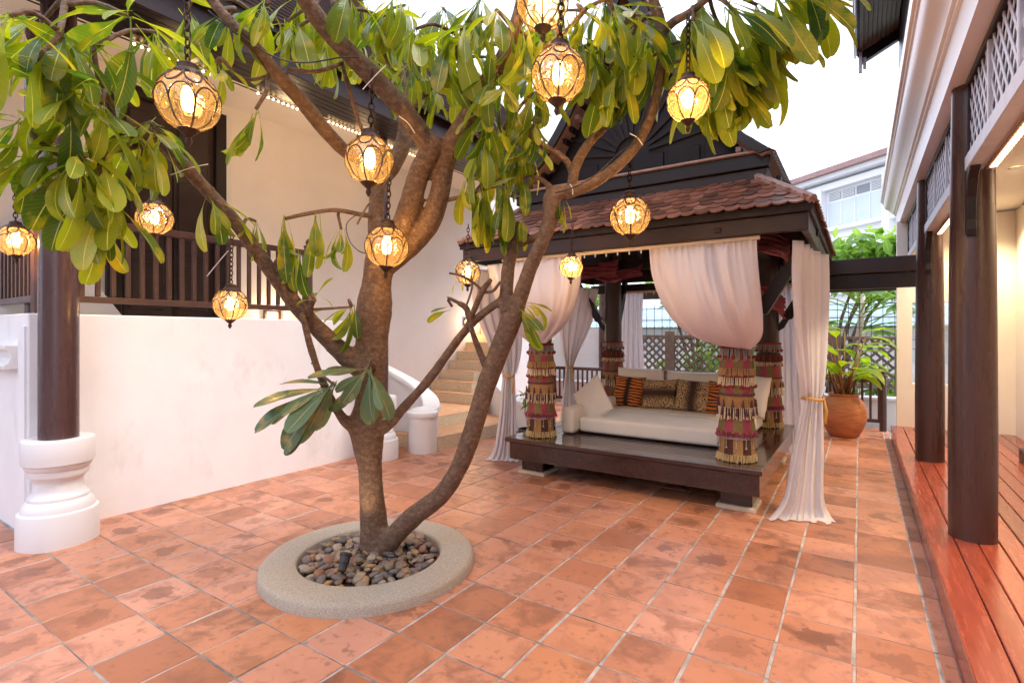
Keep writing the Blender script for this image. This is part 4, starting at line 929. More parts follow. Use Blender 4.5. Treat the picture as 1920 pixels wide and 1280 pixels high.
for k in range(13):
    a = math.pi*(k+.5)/13; L_ = .62
    q0 = Vector((GC+math.cos(a)*.16, GY0+.188, GZ+.46+math.sin(a)*.16)); q1 = Vector((GC+math.cos(a)*L_*(1 if abs(math.cos(a)) < .8 else 1.1), GY0+.188, GZ+.46+math.sin(a)*L_*1.25))
    MB().bar(q0, q1, .035, .02, up=(0, 1, 0)).build('sun_ray', M['soffit'], gab)
for sgn in (-1, 1):
    slab = MB(); po = [gcurve(k/10, 1.20, GZ+.20, PK+.06) for k in range(11)]; pi = [gcurve(k/10, 1.13, GZ+.18, PK-.02) for k in range(11)]
    slab.prism([(GC+sgn*x, GY0-.02, z) for x, z in po]+[(GC+sgn*x, GY0-.02, z) for x, z in reversed(pi)], (0, GY1-GY0+.1, 0)); us = slab.build('upper_roof', M['ridge'], pv)
    bb = MB(); pi2 = [gcurve(k/10, 1.12, GZ+.19, PK-.12) for k in range(11)]
    bb.prism([(GC+sgn*x, GY0-.05, z+.01) for x, z in po]+[(GC+sgn*x, GY0-.05, z) for x, z in reversed(pi2)], (0, .028, 0)); bb.build('bargeboard', M['wood'], pv)
    cs = MB()
    for r_ in range(24):
        t0 = r_/24; x_, z_ = gcurve(t0, 1.20, GZ+.20, PK+.06); x2, z2 = gcurve(min(1, t0+.045), 1.20, GZ+.20, PK+.06)
        dv = Vector((sgn*(x2-x_), 0, z2-z_)).normalized(); nv = Vector((sgn*dv.z*1, 0, -sgn*dv.x)).normalized()
        if nv.z < 0: nv = -nv
        y = GY0-.02+(.05 if r_ % 2 else 0)
        while y < GY1+.05:
            p = Vector((GC+sgn*x_, y, z_))-dv*.03; cs.add([p+nv*.02, p+Vector((0, .096, 0))+nv*.02, p+Vector((0, .096, 0))+dv*.115+nv*.006, p+dv*.115+nv*.006, p+nv*.004, p+Vector((0, .096, 0))+nv*.004], [(0,1,2,3),(0,4,5,1)]); y += .1
    tag(cs.build('shingles', M['shingle'], us), 'clay shingles of the steep upper roof', kind='stuff')
    for r_ in range(14):   # tile ends seen along the inside of the gable
        t0 = .06+r_/16; x_, z_ = gcurve(t0, 1.06, GZ+.2, PK-.1); MB().box((GC+sgn*x_-.03, GY0+.05, z_-.02), (GC+sgn*x_+.01, GY0+.17, z_+.02)).build('batten', M['broof'] if r_ % 3 == 0 else M['wood'], us)
MB().tube([(GC, GY0-.05, PK+.08), (GC, GY1+.1, PK+.08)], .05, 8).build('ridge', M['ridge'], pv, smooth=40)

# ---- curtain rails
for (a, b, lab) in (((-2.95, EY0+.05, EB-.028), (-.62, EY0+.09, EB-.001), 'cream curtain rail under the front eave beam of the pavilion'), ((-2.95, 7.12, EB-.16), (-.6, 7.16, EB-.13), 'cream curtain rail under the back eave of the pavilion')):
    t = thing('curtain_rail', a, lab, 'curtain rail', 'pavilion curtain rails'); MB().box(a, b).build('rail', M['curtain_rod'], t, bevel=.004)
    me = MB().tube([(0, 0, 0), (0, 0, -.03)], .006, 6).mesh('runner', M['white_plastic'])
    for k in range(22): link('runner', me, t, (.05+k*.105, .02, .002))

# ---- curtains
def cr_spline(pts, n):
    out = []; k = len(pts)
    for i in range(n):
        f = i/(n-1)*(k-1); j = min(int(f), k-2); t = f-j
        p0, p1, p2, p3 = pts[max(j-1, 0)], pts[j], pts[j+1], pts[min(j+2, k-1)]
        out.append(tuple(.5*((2*b)+(c-a)*t+(2*a-5*b+4*c-d)*t*t+(3*b-a-3*c+d)*t**3) for a, b, c, d in zip(p0, p1, p2, p3)))
    return out
def balloon(name, Lp, Rp, Ytop, Ybot, label, seed, m, folds=11):
    rr = random.Random(seed); n, k = 90, 46; Ls = cr_spline(Lp, k); Rs = cr_spline(Rp, k); rows = []
    ph = [rr.uniform(0, 6.28) for _ in range(6)]
    for i in range(k):
        t = i/(k-1); Y = Ytop+(Ybot-Ytop)*t**1.6; row = []
        for j in range(n):
            s = j/(n-1); u = Ls[i][0]+(Rs[i][0]-Ls[i][0])*s; v = Ls[i][1]+(Rs[i][1]-Ls[i][1])*s
            v += (8+26*t*t)*math.sin(math.pi*s)*t*(1-t)*1.2
            sw_ = s + .02*math.sin(5*t+ph[0])
            amp = .030*(1-.45*t)*min(1, .35+4*t)*(.6+.4*math.sin(s*9+ph[2]))
            f = amp*(math.sin(sw_*folds*6.28+ph[1]+.8*math.sin(3*t+ph[2]))*.7+.5*math.sin(sw_*folds*2.3*6.28+ph[3]+2*t)*(1-t)+.5*math.sin(sw_*folds*.6*6.28+ph[5]-2*t))
            pin = .012*math.exp(-t*12)*math.cos(sw_*folds*3*6.28)
            belly = -.16*math.sin(math.pi*min(1, t*1.08))*math.sin(math.pi*s)**.6
            sweep = .018*t*math.sin(s*26+t*9+ph[4])*math.sin(math.pi*t)
            row.append(atY(u, v, Y+f+pin+belly+sweep))
        rows.append(row)
    o = MB().sheet(rows).build(name, m, None, smooth=True, origin=rows[0][0]); sm = o.modifiers.new('solid', 'SOLIDIFY'); sm.thickness = .003
    return tag(o, label, 'curtain', 'pavilion curtains')
balloon('draped_curtain', [(1217, 463, 0), (1222, 515, 0), (1238, 562, 0), (1262, 600, 0), (1298, 630, 0), (1348, 648, 0)], [(1418, 449, 0), (1422, 500, 0), (1428, 560, 0), (1431, 600, 0), (1428, 632, 0), (1408, 655, 0)], 4.29, 4.58, 'large pink-white curtain ballooning from the front rail onto the right front pillar', 3, M['curtain'], 6)
balloon('draped_curtain', [(914, 497, 0), (924, 545, 0), (942, 585, 0), (965, 617, 0), (990, 640, 0)], [(1090, 478, 0), (1088, 530, 0), (1076, 577, 0), (1056, 613, 0), (1024, 643, 0)], 4.29, 4.58, 'pink-white curtain ballooning onto the left front pillar behind the tree', 9, M['curtain'], 5)
def drape(name, rows_, nf, label, m, seed, tie=None, amp=.05):
    rr = random.Random(seed); ks = cr_spline([tuple(r) for r in rows_], 44); n = nf*8+1; rows = []; ph = [rr.uniform(0, 6.28) for _ in range(8)]
    jit = [rr.uniform(-.3, .3) for _ in range(nf+2)]
    for i, (z, x, y, wx, wy) in enumerate(ks):
        wv = Vector((wx, wy, 0)); L_ = max(wv.length, 1e-4); nn = Vector((wv.y, -wv.x, 0))/L_; row = []; a = amp*min(1.0, .35+L_/.22)
        for j in range(n):
            s = j/(n-1); fi = s*nf; q = 2*s-1
            f = math.sin(fi*6.28+ph[0]+jit[int(fi)]+.5*math.sin(z*2+ph[1]))*a*(.75+.5*math.sin(fi*1.7+ph[2]))
            lat = .012*math.sin(fi*12.56+ph[3]+z*1.5)
            row.append(Vector((x, y, max(z, .006))) + wv*q*(1+.05*math.sin(z*5+ph[4])) + nn*f + wv.normalized()*lat + UP*(.02*math.sin(fi*3+ph[5]) if .15 < z < .5 else 0))
        rows.append(row)
    o = MB().sheet(rows).build(name, m, None, smooth=True, origin=(ks[-1][1], ks[-1][2], 0)); sm = o.modifiers.new('solid', 'SOLIDIFY'); sm.thickness = .002
    tag(o, label, 'curtain', 'pavilion curtains')
    if tie is not None:
        z, x, y, r = tie; b = MB(); pts = [(x+r*math.cos(a_*.5236), y+r*1.1*math.sin(a_*.5236), z+.006*math.sin(a_)) for a_ in range(13)]
        b.sheet([[Vector(p)-UP*.012 for p in pts], [Vector(p)+UP*.012 for p in pts]])
        bx, by = x+r*.9, y-r*.4
        b.sheet([[(bx, by, z), (bx+.012, by-.012, z)], [(bx+.012, by-.01, z-.09), (bx+.032, by-.02, z-.09)], [(bx, by, z-.2), (bx+.022, by-.015, z-.19)]])
        g_ = b.build('tie_band', M['gold'], o, smooth=True); g_.modifiers.new('s', 'SOLIDIFY').thickness = .004
    # puddled hem on the tiles
    return o
drape('tied_curtain', [(2.14, -.325, 4.95, .075, .55), (1.75, -.325, 4.92, .085, .46), (1.3, -.32, 4.87, .085, .30), (1.0, -.315, 4.85, .065, .13), (.93, -.315, 4.85, .055, .08), (.86, -.318, 4.84, .06, .09), (.5, -.345, 4.77, .095, .10), (.16, -.37, 4.72, .135, .12), (.02, -.385, 4.70, .20, .15), (.008, -.38, 4.60, .24, .10)], 5, 'sheer pinkish curtain with gold ribbon at the right of the pavilion, puddling on tiles', M['sheerpink'], 2, (.93, -.315, 4.85, .085), .034)
drape('tied_curtain', [(2.14, -3.36, 4.80, .06, .42), (1.7, -3.36, 4.84, .09, .34), (1.3, -3.34, 4.92, .10, .2), (1.05, -3.32, 4.95, .07, .08), (.97, -3.32, 4.95, .045, .05), (.88, -3.325, 4.95, .05, .05), (.5, -3.345, 4.96, .07, .06), (.15, -3.38, 4.97, .11, .08), (.02, -3.40, 4.97, .16, .10), (.008, -3.40, 4.90, .2, .08)], 6, 'sheer white curtain tied with a gold ribbon at the left side of the pavilion', M['sheerpink'], 5, (.97, -3.32, 4.95, .07), .035)
drape('tied_curtain', [(2.08, -3.2, 6.55, .16, .30), (1.6, -3.22, 6.45, .14, .2), (1.2, -3.25, 6.35, .07, .1), (1.0, -3.26, 6.33, .035, .04), (.9, -3.26, 6.33, .04, .04), (.4, -3.26, 6.35, .09, .08), (.01, -3.27, 6.38, .12, .1)], 5, 'sheer curtain gathered to a point beside the rear left pillar', M['sheerpink'], 6, (1.0, -3.26, 6.33, .05), .03)
drape('hanging_curtain', [(2.06, -2.72, 7.2, .17, .0), (1.4, -2.73, 7.2, .18, .0), (.6, -2.73, 7.2, .19, .0), (.02, -2.73, 7.2, .2, .0)], 5, 'straight sheer white curtain hanging at the back of the pavilion beside the rear left pillar', M['sheer'], 7, None, .02)
drape('hanging_curtain', [(2.06, -.72, 7.16, .17, .0), (1.4, -.68, 7.14, .19, .0), (.6, -.66, 7.12, .22, .0), (.02, -.62, 7.1, .25, .02)], 6, 'straight sheer white curtain hanging at the back right of the pavilion', M['sheer'], 8, None, .025)
# red fabric swags under the roof
def swag(pts, w, label, seed):
    rr = random.Random(seed); ks = cr_spline([tuple(p) for p in pts], 20); rows = []
    for i, p in enumerate(ks):
        row = []
        for j in range(13):
            s = j/12-.5; row.append(Vector(p)+Vector((.02*math.sin(j*2.2+i*.3), .25*w*s, w*s+.02*math.sin(j*1.9+i*.5))))
        rows.append(row)
    o = MB().sheet(rows).build('fabric_swag', M['swag'], None, smooth=True, origin=pts[0]); o.modifiers.new('s', 'SOLIDIFY').thickness = .003
    return tag(o, label, 'fabric swag', 'red fabric swags in the pavilion')
swag([(-2.95, 6.52, 2.24), (-2.79, 6.54, 2.20), (-2.6, 6.55, 2.22), (-2.35, 6.6, 2.27)], .13, 'red fabric bow tied round the top of the rear left pillar', 1)
swag([(-3.05, 5.3, 2.30), (-2.95, 5.6, 2.22), (-2.8, 6.0, 2.24), (-2.6, 6.4, 2.28)], .22, 'red cloth swag under the roof at the left of the pavilion', 2)
swag([(-.80, 4.95, 2.26), (-.65, 5.6, 2.30), (-.62, 6.2, 2.30), (-.70, 6.6, 2.26)], .22, 'purple-red cloth swag under the right eave of the pavilion', 3)
swag([(-.98, 6.55, 1.92), (-.88, 6.53, 1.86), (-.78, 6.55, 1.82), (-.70, 6.58, 1.72)], .22, 'dark red scarf knotted round the rear right pillar', 4)

# ---- tasselled pillar wraps
tc = {'grey': (.33, .29, .26), 'red': (.26, .02, .018), 'tan': (.40, .25, .12), 'cream': (.66, .55, .38), 'pink': (.27, .045, .075), 'olive': (.17, .13, .045), 'purple': (.12, .035, .05), 'brown': (.07, .025, .016), 'gold': (.33, .19, .07), 'straw': (.58, .42, .20), 'bead': (.45, .40, .38)}
TM = {k: mat('textile_'+k, c, .9, .25, 60, .3, 200) for k, c in tc.items()}
def wrap(c, label, seed, alt=False):
    rr = random.Random(seed); t = thing('tassel_wrap', c, label, 'pillar wrap', 'tasselled textile wraps on the pavilion pillars'); X, Y = c[0], c[1]
    def band(z1, z0, r1, r0, cols, name='band', n=48, rep=4):
        m = MB(); b = len(cols)
        N = n
        for j in range(N):
            a, a2 = 6.2832*j/N, 6.2832*(j+1)/N; q = []
            w1 = 1+.012*math.sin(a*9+seed); w2 = 1+.02*math.sin(a*9+seed)
            for zz, rad in ((z1, r1), (z0, r0)):
                q += [(X+rad*math.cos(a), Y+rad*math.sin(a), zz), (X+rad*math.cos(a2), Y+rad*math.sin(a2), zz)]
            m.add(q, [(0, 1, 3, 2)], (j//rep) % b)
        o = m.build(name, [TM[k] for k in cols], t); return o
    def fringe(z1, z0, r, col, n=72, flare=.012, w=.0085, name='fringe'):
        m = MB()
        for j in range(n):
            a = 6.2832*(j+rr.uniform(-.3, .3))/n; dz = (z1-z0)*rr.uniform(.82, 1.08); e = Vector((math.cos(a), math.sin(a), 0)); tn = Vector((-math.sin(a), math.cos(a), 0))*w*.62
            p0 = Vector((X, Y, z1))+e*r; p1 = Vector((X, Y, z1-dz))+e*(r+flare*rr.uniform(.3, 1.3))+tn*rr.uniform(-.5, .5)
            m.add([p0-tn*.6, p0+tn*.6, p1+tn, p1-tn, p0+e*.005, p1+e*.007], [(0, 1, 2, 3), (0, 4, 5, 3), (4, 1, 2, 5), (3, 2, 5)])
        return tag(m.build(name, TM[col], t), kind='stuff')
    def pom(z, r, col, n=14, s=.010, drop=0., name='pompoms'):
        m = MB()
        for j in range(n):
            a = 6.2832*(j+.5*seed)/n; p = Vector((X+r*math.cos(a), Y+r*math.sin(a), z+rr.uniform(-.003, .003)))
            m.ball(p, s*rr.uniform(.85, 1.15), 6, 4, sz=1.2+drop*2)
            if drop: m.tube([p, p+UP*drop*.25], .0035, 4)
        return tag(m.build(name, TM[col], t, smooth=True), kind='stuff')
    stripes = ['pink', 'olive']
    if not alt:
        L_ = [('b', 1.345, 1.32, .118, .122, ['red']), ('p', 1.335, .126, 'red', 26, .009), ('f', 1.325, 1.225, .122, 'grey', 70), ('p', 1.252, .142, 'red', 14, .0145),
              ('b', 1.24, 1.155, .125, .136, stripes), ('f', 1.16, 1.095, .136, 'tan', 80), ('b', 1.105, 1.085, .134, .136, ['red']), ('p', 1.094, .138, 'red', 28, .007),
              ('f', 1.085, 1.015, .136, 'cream', 60), ('p', 1.008, .15, 'red', 14, .012), ('b', 1.03, .945, .132, .138, stripes), ('b', .95, .93, .142, .145, ['purple']),
              ('b', .935, .83, .134, .14, ['gold']), ('t', .90, .152, 'purple', 12), ('f', .838, .735, .142, 'cream', 56), ('t', .83, .158, 'purple', 14), ('b', .745, .625, .134, .152, stripes),
              ('f', .635, .585, .152, 'pink', 80), ('p', .625, .157, 'gold', 18, .007), ('b', .59, .57, .146, .148, ['grey']), ('b', .575, .44, .140, .150, ['brown', 'gold']), ('s', .565, .153, 'bead', 12), ('f', .445, .385, .150, 'straw', 84)]
    else:
        L_ = [('b', 1.345, 1.32, .118, .122, ['red']), ('p', 1.335, .126, 'red', 26, .008), ('f', 1.325, 1.24, .122, 'grey', 70), ('p', 1.255, .14, 'red', 14, .0125),
              ('b', 1.225, 1.12, .125, .138, ['brown']), ('t', 1.20, .142, 'red', 14), ('f', 1.125, 1.075, .138, 'cream', 70), ('p', 1.085, .146, 'red', 16, .011), ('b', 1.08, .95, .13, .138, ['pink', 'olive']),
              ('b', .955, .935, .142, .145, ['purple']), ('b', .94, .84, .134, .14, ['gold']), ('t', .90, .152, 'purple', 12), ('f', .85, .74, .142, 'cream', 56), ('b', .75, .62, .134, .15, stripes), ('f', .63, .58, .15, 'pink', 80),
              ('b', .585, .57, .146, .148, ['grey']), ('b', .575, .44, .140, .150, ['brown', 'gold']), ('s', .565, .153, 'bead', 12), ('f', .445, .385, .150, 'straw', 84)]
    for e in L_:
        if e[0] == 'b': band(*e[1:])
        elif e[0] == 'f': fringe(*e[1:])
        elif e[0] == 'p': pom(e[1], e[2], e[3], e[4], e[5])
        elif e[0] == 't':
            m = MB()
            for j in range(e[4]):
                a = 6.2832*(j+rr.uniform(-.1, .1))/e[4]; p = Vector((X+e[2]*math.cos(a), Y+e[2]*math.sin(a), e[1])); m.tube([p, p-UP*.012, p-UP*.018, p-UP*.05, p-UP*.062], [.004, .0075, .006, .012, .013], 6)
            tag(m.build('tassels', TM[e[3]], t, smooth=True), kind='stuff')
        else:
            m = MB()
            for j in range(e[4]):
                a = 6.2832*(j+.3)/e[4]
                for q in range(5): m.ball(Vector((X+e[2]*math.cos(a), Y+e[2]*math.sin(a), e[1]-q*.016)), .0055 if q < 4 else .009, 6, 4)
            tag(m.build('bead_strings', TM[e[3]], t, smooth=True), kind='stuff')
wrap((*PIL['FR'], PZ), 'tasselled pink and olive textile wrap on the front right pillar of the pavilion', 1)
wrap((*PIL['FL'], PZ), 'tasselled textile wrap on the front left pillar just right of the tree', 2)
wrap((*PIL['BR'], PZ), 'tasselled dark red textile wrap on the rear right pillar', 3, True)
wrap((*PIL['BL'], PZ), 'tasselled textile wrap on the rear left pillar behind the sofa', 4, True)

# ---- daybed
db = thing('daybed', (-1.75, 5.9, PZ), 'cream upholstered daybed with low arm on the pavilion platform', 'daybed')
def soft_box(a, b, name, parent, r=.034, puff=.008, m='cushion'):
    bm = bmesh.new(); bmesh.ops.create_cube(bm, size=1); c = (Vector(a)+Vector(b))/2; s = Vector(b)-Vector(a)
    for v in bm.verts: v.co = Vector((v.co.x*s.x, v.co.y*s.y, v.co.z*s.z))
    bmesh.ops.bevel(bm, geom=list(bm.edges), offset=r, segments=4, affect='EDGES', profile=.5)
    bmesh.ops.subdivide_edges(bm, edges=[e for e in bm.edges if e.calc_length() > .25], cuts=4, use_grid_fill=True)
    for v in bm.verts:
        q = Vector((v.co.x/s.x*2, v.co.y/s.y*2, v.co.z/s.z*2)); k = max(0, 1-abs(q.x)**4)*max(0, 1-abs(q.y)**4)
        v.co.z += math.copysign(puff*k, v.co.z) if abs(q.z) > .6 else 0
        v.co += Vector((rnd.gauss(0, .0012), rnd.gauss(0, .0012), rnd.gauss(0, .0012)))
    me = bpy.data.meshes.new(name); bm.to_mesh(me); bm.free(); me.materials.append(M[m]); me.polygons.foreach_set('use_smooth', [True]*len(me.polygons))
    return link(name, me, parent, c-wloc(parent))
soft_box((-2.53, 5.13, PZ+.012), (-.92, 5.90, PZ+.165), 'seat_cushion', db)
soft_box((-2.53, 5.905, PZ+.012), (-.92, 6.62, PZ+.17), 'seat_cushion', db)
soft_box((-2.68, 5.0, PZ+.004), (-2.535, 6.3, PZ+.275), 'armrest', db, .04)
MB().box((-2.5, 6.63, PZ), (-.95, 6.66, PZ+.42)).build('back_board', M['plat'], db)
def pillow(name, c, sz, rot, m, label, group, th=.13):
    n = 17; V = []; Fs = []
    for side in (1, -1):
        for i in range(n):
            for j in range(n):
                a, b = 2*i/(n-1)-1, 2*j/(n-1)-1
                h = (max(0, (1-a*a)*(1-b*b)))**.42*th/2
                pin = 1-.055*(1-max(abs(a), abs(b))**2 if False else (1-abs(a)**2)*(abs(b)**6)+(1-abs(b)**2)*(abs(a)**6))
                w_ = .006*math.sin(a*5+side)*math.sin(b*6+i*.1)
                V.append(Vector((a*sz[0]/2*pin, side*(h+(w_ if h > .01 else 0)), b*sz[1]/2*pin)))
    for s in range(2):
        o = s*n*n
        for i in range(n-1):
            for j in range(n-1): q = (o+i*n+j, o+(i+1)*n+j, o+(i+1)*n+j+1, o+i*n+j+1); Fs.append(q if s == 0 else q[::-1])
    me = bpy.data.meshes.new(name); me.from_pydata(V, [], Fs); bm = bmesh.new(); bm.from_mesh(me); bmesh.ops.remove_doubles(bm, verts=bm.verts, dist=.0004); bmesh.ops.recalc_face_normals(bm, faces=bm.faces); bm.to_mesh(me); bm.free()
    me.materials.append(M[m]); me.polygons.foreach_set('use_smooth', [True]*len(me.polygons))
    o = link(name, me); o.location = c; o.rotation_euler = [R(a) for a in rot]
    return tag(o, label, 'cushion', group)
sz_ = PZ+.165
pillow('back_cushion', (-2.33, 6.45, sz_+.235), (.62, .48), (-14, 0, 0), 'cushion', 'cream back cushion standing behind the tiger-print cushion', 'cushions on the daybed', .17)
pillow('back_cushion', (-1.68, 6.46, sz_+.225), (.64, .46), (-14, 0, 0), 'cushion', 'cream back cushion standing behind the two leopard-print cushions', 'cushions on the daybed', .17)
pillow('back_cushion', (-1.0, 6.30, sz_+.22), (.42, .46), (-10, 4, -28), 'cushion', 'cream cushion at the far right end of the daybed, right of the tasselled pillar', 'cushions on the daybed', .15)
pillow('print_cushion', (-2.40, 6.26, sz_+.185), (.40, .39), (-20, 2, -4), 'tiger', 'orange and black tiger-print cushion at the left of the row', 'cushions on the daybed', .12)
pillow('print_cushion', (-2.0, 6.22, sz_+.18), (.42, .37), (-22, -2, 5), 'leopard', 'leopard-print cushion with dark band across, right of the tiger cushion', 'cushions on the daybed', .12)
pillow('print_cushion', (-1.60, 6.20, sz_+.185), (.42, .38), (-22, 2, -3), 'leopard2', 'leopard-print cushion with dark upright band, second of the two leopards', 'cushions on the daybed', .12)
pillow('print_cushion', (-1.26, 6.16, sz_+.18), (.38, .38), (-20, 3, -8), 'tiger', 'tiger-print cushion half hidden behind the right tasselled pillar', 'cushions on the daybed', .12)
pillow('throw_cushion', (-2.46, 5.33, sz_+.155), (.44, .46), (-8, -38, -14), 'cushion', 'plain cream cushion tipped over the low arm at the left of the daybed', 'cushions on the daybed', .14)

# small plant behind the left curtain
leafy_tree('potted_shrub', (-3.45, 5.6, .22), .4, (-3.45, 5.6, .62), (.16, .16, .22), 90, .10, 'small dark leafy plant in a black pot behind the left tied curtain', 'plant', 4, 31, None)
MB().lathe((-3.45, 5.6, 0), [(.10, 0), (.13, .2), (.14, .26), (.125, .26), (.12, .22), (.01, .22)], 20).build('plant_pot', M['black'], None, smooth=40, origin=(-3.45, 5.6, 0))
tag(bpy.context.scene.objects['plant_pot'], 'small black plastic plant pot behind the left tied curtain', 'pot')

# ================================================================== TREE
RC = Vector((-2.58, 2.28, 0))
pr = thing('tree_planter', RC, 'round washed-gravel kerb ring round the tree filled with river pebbles', 'planter')
MB().lathe(RC, [(.435, -.04), (.435, .052), (.441, .062), (.455, .067), (.61, .066), (.635, .060), (.650, .042), (.655, -.02)], 72, closed=True).build('kerb_ring', M['kerb'], pr, smooth=40)
MB().lathe(RC, [(.434, -.05), (.434, .0), (.2, .02), (.01, .02)], 40).build('soil', M['soil'], pr)
pb_me = []
for q in range(7):
    bm = bmesh.new(); bmesh.ops.create_icosphere(bm, subdivisions=2, radius=1); rr = random.Random(q); e = [rr.uniform(.6, 1.0), rr.uniform(.34, .5)]
    for v in bm.verts:
        nse = 1+.10*math.sin(v.co.x*3+q)+.08*math.sin(v.co.y*4+q*2); v.co = Vector((v.co.x*nse, v.co.y*e[0]*nse, v.co.z*e[1]))
    for c_ in M['pebble']:
        pass
    me = bpy.data.meshes.new('pebble'); bm.to_mesh(me); bm.free(); me.polygons.foreach_set('use_smooth', [True]*len(me.polygons)); pb_me.append(me)
variants = []
for q, me in enumerate(pb_me):
    for c_ in M['pebble']:
        m2 = me.copy(); m2.materials.append(c_); variants.append(m2)
rp = random.Random(12); placed = 0
golden = math.pi*(3-math.sqrt(5))
for k in range(296):
    layer = 0 if k < 170 else 1; N_ = 170 if layer == 0 else 126; kk = k if layer == 0 else k-170
    r_ = .415*math.sqrt((kk+.5)/N_); a = kk*golden+rp.uniform(-.3, .3)+layer*.6; p = Vector((RC.x+r_*math.cos(a), RC.y+r_*math.sin(a), .026+layer*.022+rp.uniform(0, .008)))
    if (p-Vector((-2.66, 2.36, p.z))).length < .075: continue
    s = rp.uniform(.024, .042)
    if r_+s > .43: p = RC+(p-RC)*((.43-s)/max(r_, .01)); p.z = .026+layer*.022
    o = link('pebble', rp.choice(variants), pr, p-RC); o.scale = (s, s, s); o.rotation_euler = (rp.gauss(0, .28), rp.gauss(0, .28), rp.uniform(0, 6.28))
# spot light in the pebbles
sp = thing('garden_spotlight', at(632, 1090, 3.02), 'small black garden spotlight standing in the pebbles aimed up the trunk', 'spotlight')
b0 = Vector((-2.49, 1.99, .05)); sp.location = b0
ax = (Vector((-2.66, 2.36, .6))-b0).normalized()
MB().tube([b0+UP*.05-ax*.02, b0+UP*.05+ax*.02, b0+UP*.05+ax*.022, b0+UP*.05+ax*.062, b0+UP*.05+ax*.064, b0+UP*.05+ax*.078], [.024, .026, .03, .03, .037, .037], 20).build('head', M['black'], sp, smooth=40)
MB().tube([b0-UP*.03, b0+UP*.05], .008, 8).build('stake', M['black'], sp)
MB().tube([b0+UP*.04-ax*.02, b0+UP*.0+Vector((.04, .02, 0)), b0+Vector((.09, .05, -.01))], .005, 6).build('cable', M['black'], sp)
l = bpy.data.lights.new('spot_lamp', 'SPOT'); l.energy = 4; l.color = (1, .70, .40); l.spot_size = R(62); l.spot_blend = .6; l.shadow_soft_size = .03
lo = bpy.data.objects.new('spot_lamp', l); C.objects.link(lo); lo.parent = sp; lo.location = UP*.05+ax*.085; lo.rotation_euler = (-ax).to_track_quat('Z', 'Y').to_euler()

tree = thing('frangipani_tree', (-2.64, 2.36, 0), 'gnarled frangipani tree with forked trunk hung with lanterns', 'tree')
limbs = []    # sample points for attaching twigs
def limb(pts, mb, n=12, k=6):
    # pts: (u, v, depth, width in px)
    q = [(*at(u, v, d), w_*d/F_PX/2) for u, v, d, w_ in pts]; s = cr_spline(q, (len(q)-1)*k+1)
    P = [Vector(a[:3]) for a in s]; r_ = [max(.004, a[3]*(1+.018*math.sin(i*2.3+len(limbs)))) for i, a in enumerate(s)]
    mb.tube(P, r_, n); limbs.extend(list(zip(P, r_)))
TR = MB()
limb([(706, 1066, 3.42, 92), (706, 1036, 3.43, 64), (699, 960, 3.43, 49), (694, 880, 3.43, 44), (690, 830, 3.43, 58), (688, 795, 3.43, 68), (692, 755, 3.43, 52), (694, 700, 3.43, 56), (697, 640, 3.43, 60), (702, 575, 3.42, 66), (706, 535, 3.42, 55), (712, 495, 3.4, 56), (720, 470, 3.4, 62)], TR, 16)
limb([(716, 500, 3.42, 44), (708, 450, 3.45, 36), (705, 400, 3.47, 30), (712, 345, 3.5, 28), (738, 310, 3.52, 30), (760, 250, 3.55, 30), (755, 170, 3.55, 28), (735, 115, 3.5, 26), (700, 60, 3.4, 26), (664, 0, 3.3, 24), (640, -40, 3.2, 22)], TR)
limb([(725, 480, 3.38, 52), (748, 440, 3.3, 44), (770, 380, 3.22, 42), (786, 325, 3.18, 40), (806, 285, 3.12, 40), (822, 255, 3.1, 38)], TR)
limb([(725, 490, 3.40, 52), (770, 455, 3.36, 48), (806, 415, 3.3, 42), (824, 365, 3.25, 38), (834, 310, 3.2, 38), (850, 265, 3.1, 38), (875, 222, 3.0, 34), (903, 165, 2.9, 30), (940, 112, 2.8, 28), (968, 45, 2.75, 26), (985, -30, 2.7, 24)], TR)
limb([(815, 285, 3.14, 42), (785, 245, 3.05, 38), (752, 200, 2.95, 38), (700, 145, 2.85, 38), (650, 95, 2.75, 36), (600, 40, 2.65, 34), (560, -20, 2.55, 32)], TR)
limb([(712, 340, 3.47, 26), (690, 305, 3.35, 26), (650, 285, 3.2, 26), (610, 245, 3.0, 28), (570, 195, 2.85, 28), (520, 140, 2.65, 26), (480, 90, 2.55, 24), (430, 40, 2.45, 22), (380, -20, 2.4, 20)], TR)
limb([(690, 700, 3.42, 44), (655, 672, 3.38, 40), (610, 630, 3.3, 33), (560, 578, 3.2, 30), (520, 525, 3.1, 28), (480, 470, 3.0, 27), (440, 415, 2.9, 26), (395, 365, 2.85, 25), (345, 310, 2.75, 26), (305, 268, 2.7, 24), (285, 240, 2.65, 16)], TR)
limb([(690, 805, 3.42, 36), (655, 795, 3.38, 24), (632, 768, 3.33, 17), (605, 715, 3.27, 15), (585, 660, 3.2, 14), (572, 610, 3.15, 13), (565, 585, 3.12, 11)], TR)
limb([(690, 805, 3.42, 36), (722, 800, 3.40, 24), (765, 755, 3.36, 18), (805, 710, 3.32, 18), (838, 665, 3.28, 17), (868, 625, 3.25, 17), (905, 588, 3.2, 16), (950, 556, 3.16, 15)], TR)
limb([(708, 1040, 3.42, 44), (735, 1008, 3.38, 40), (777, 966, 3.34, 38), (815, 938, 3.3, 36), (842, 908, 3.28, 34), (862, 872, 3.26, 34), (878, 832, 3.24, 36), (893, 785, 3.22, 36), (911, 725, 3.2, 37), (932, 668, 3.18, 38), (950, 622, 3.16, 40), (962, 590, 3.15, 42)], TR, 14)
limb([(958, 610, 3.16, 32), (950, 565, 3.17, 28), (952, 510, 3.18, 25), (960, 470, 3.18, 24), (968, 440, 3.15, 20), (972, 415, 3.12, 14)], TR)
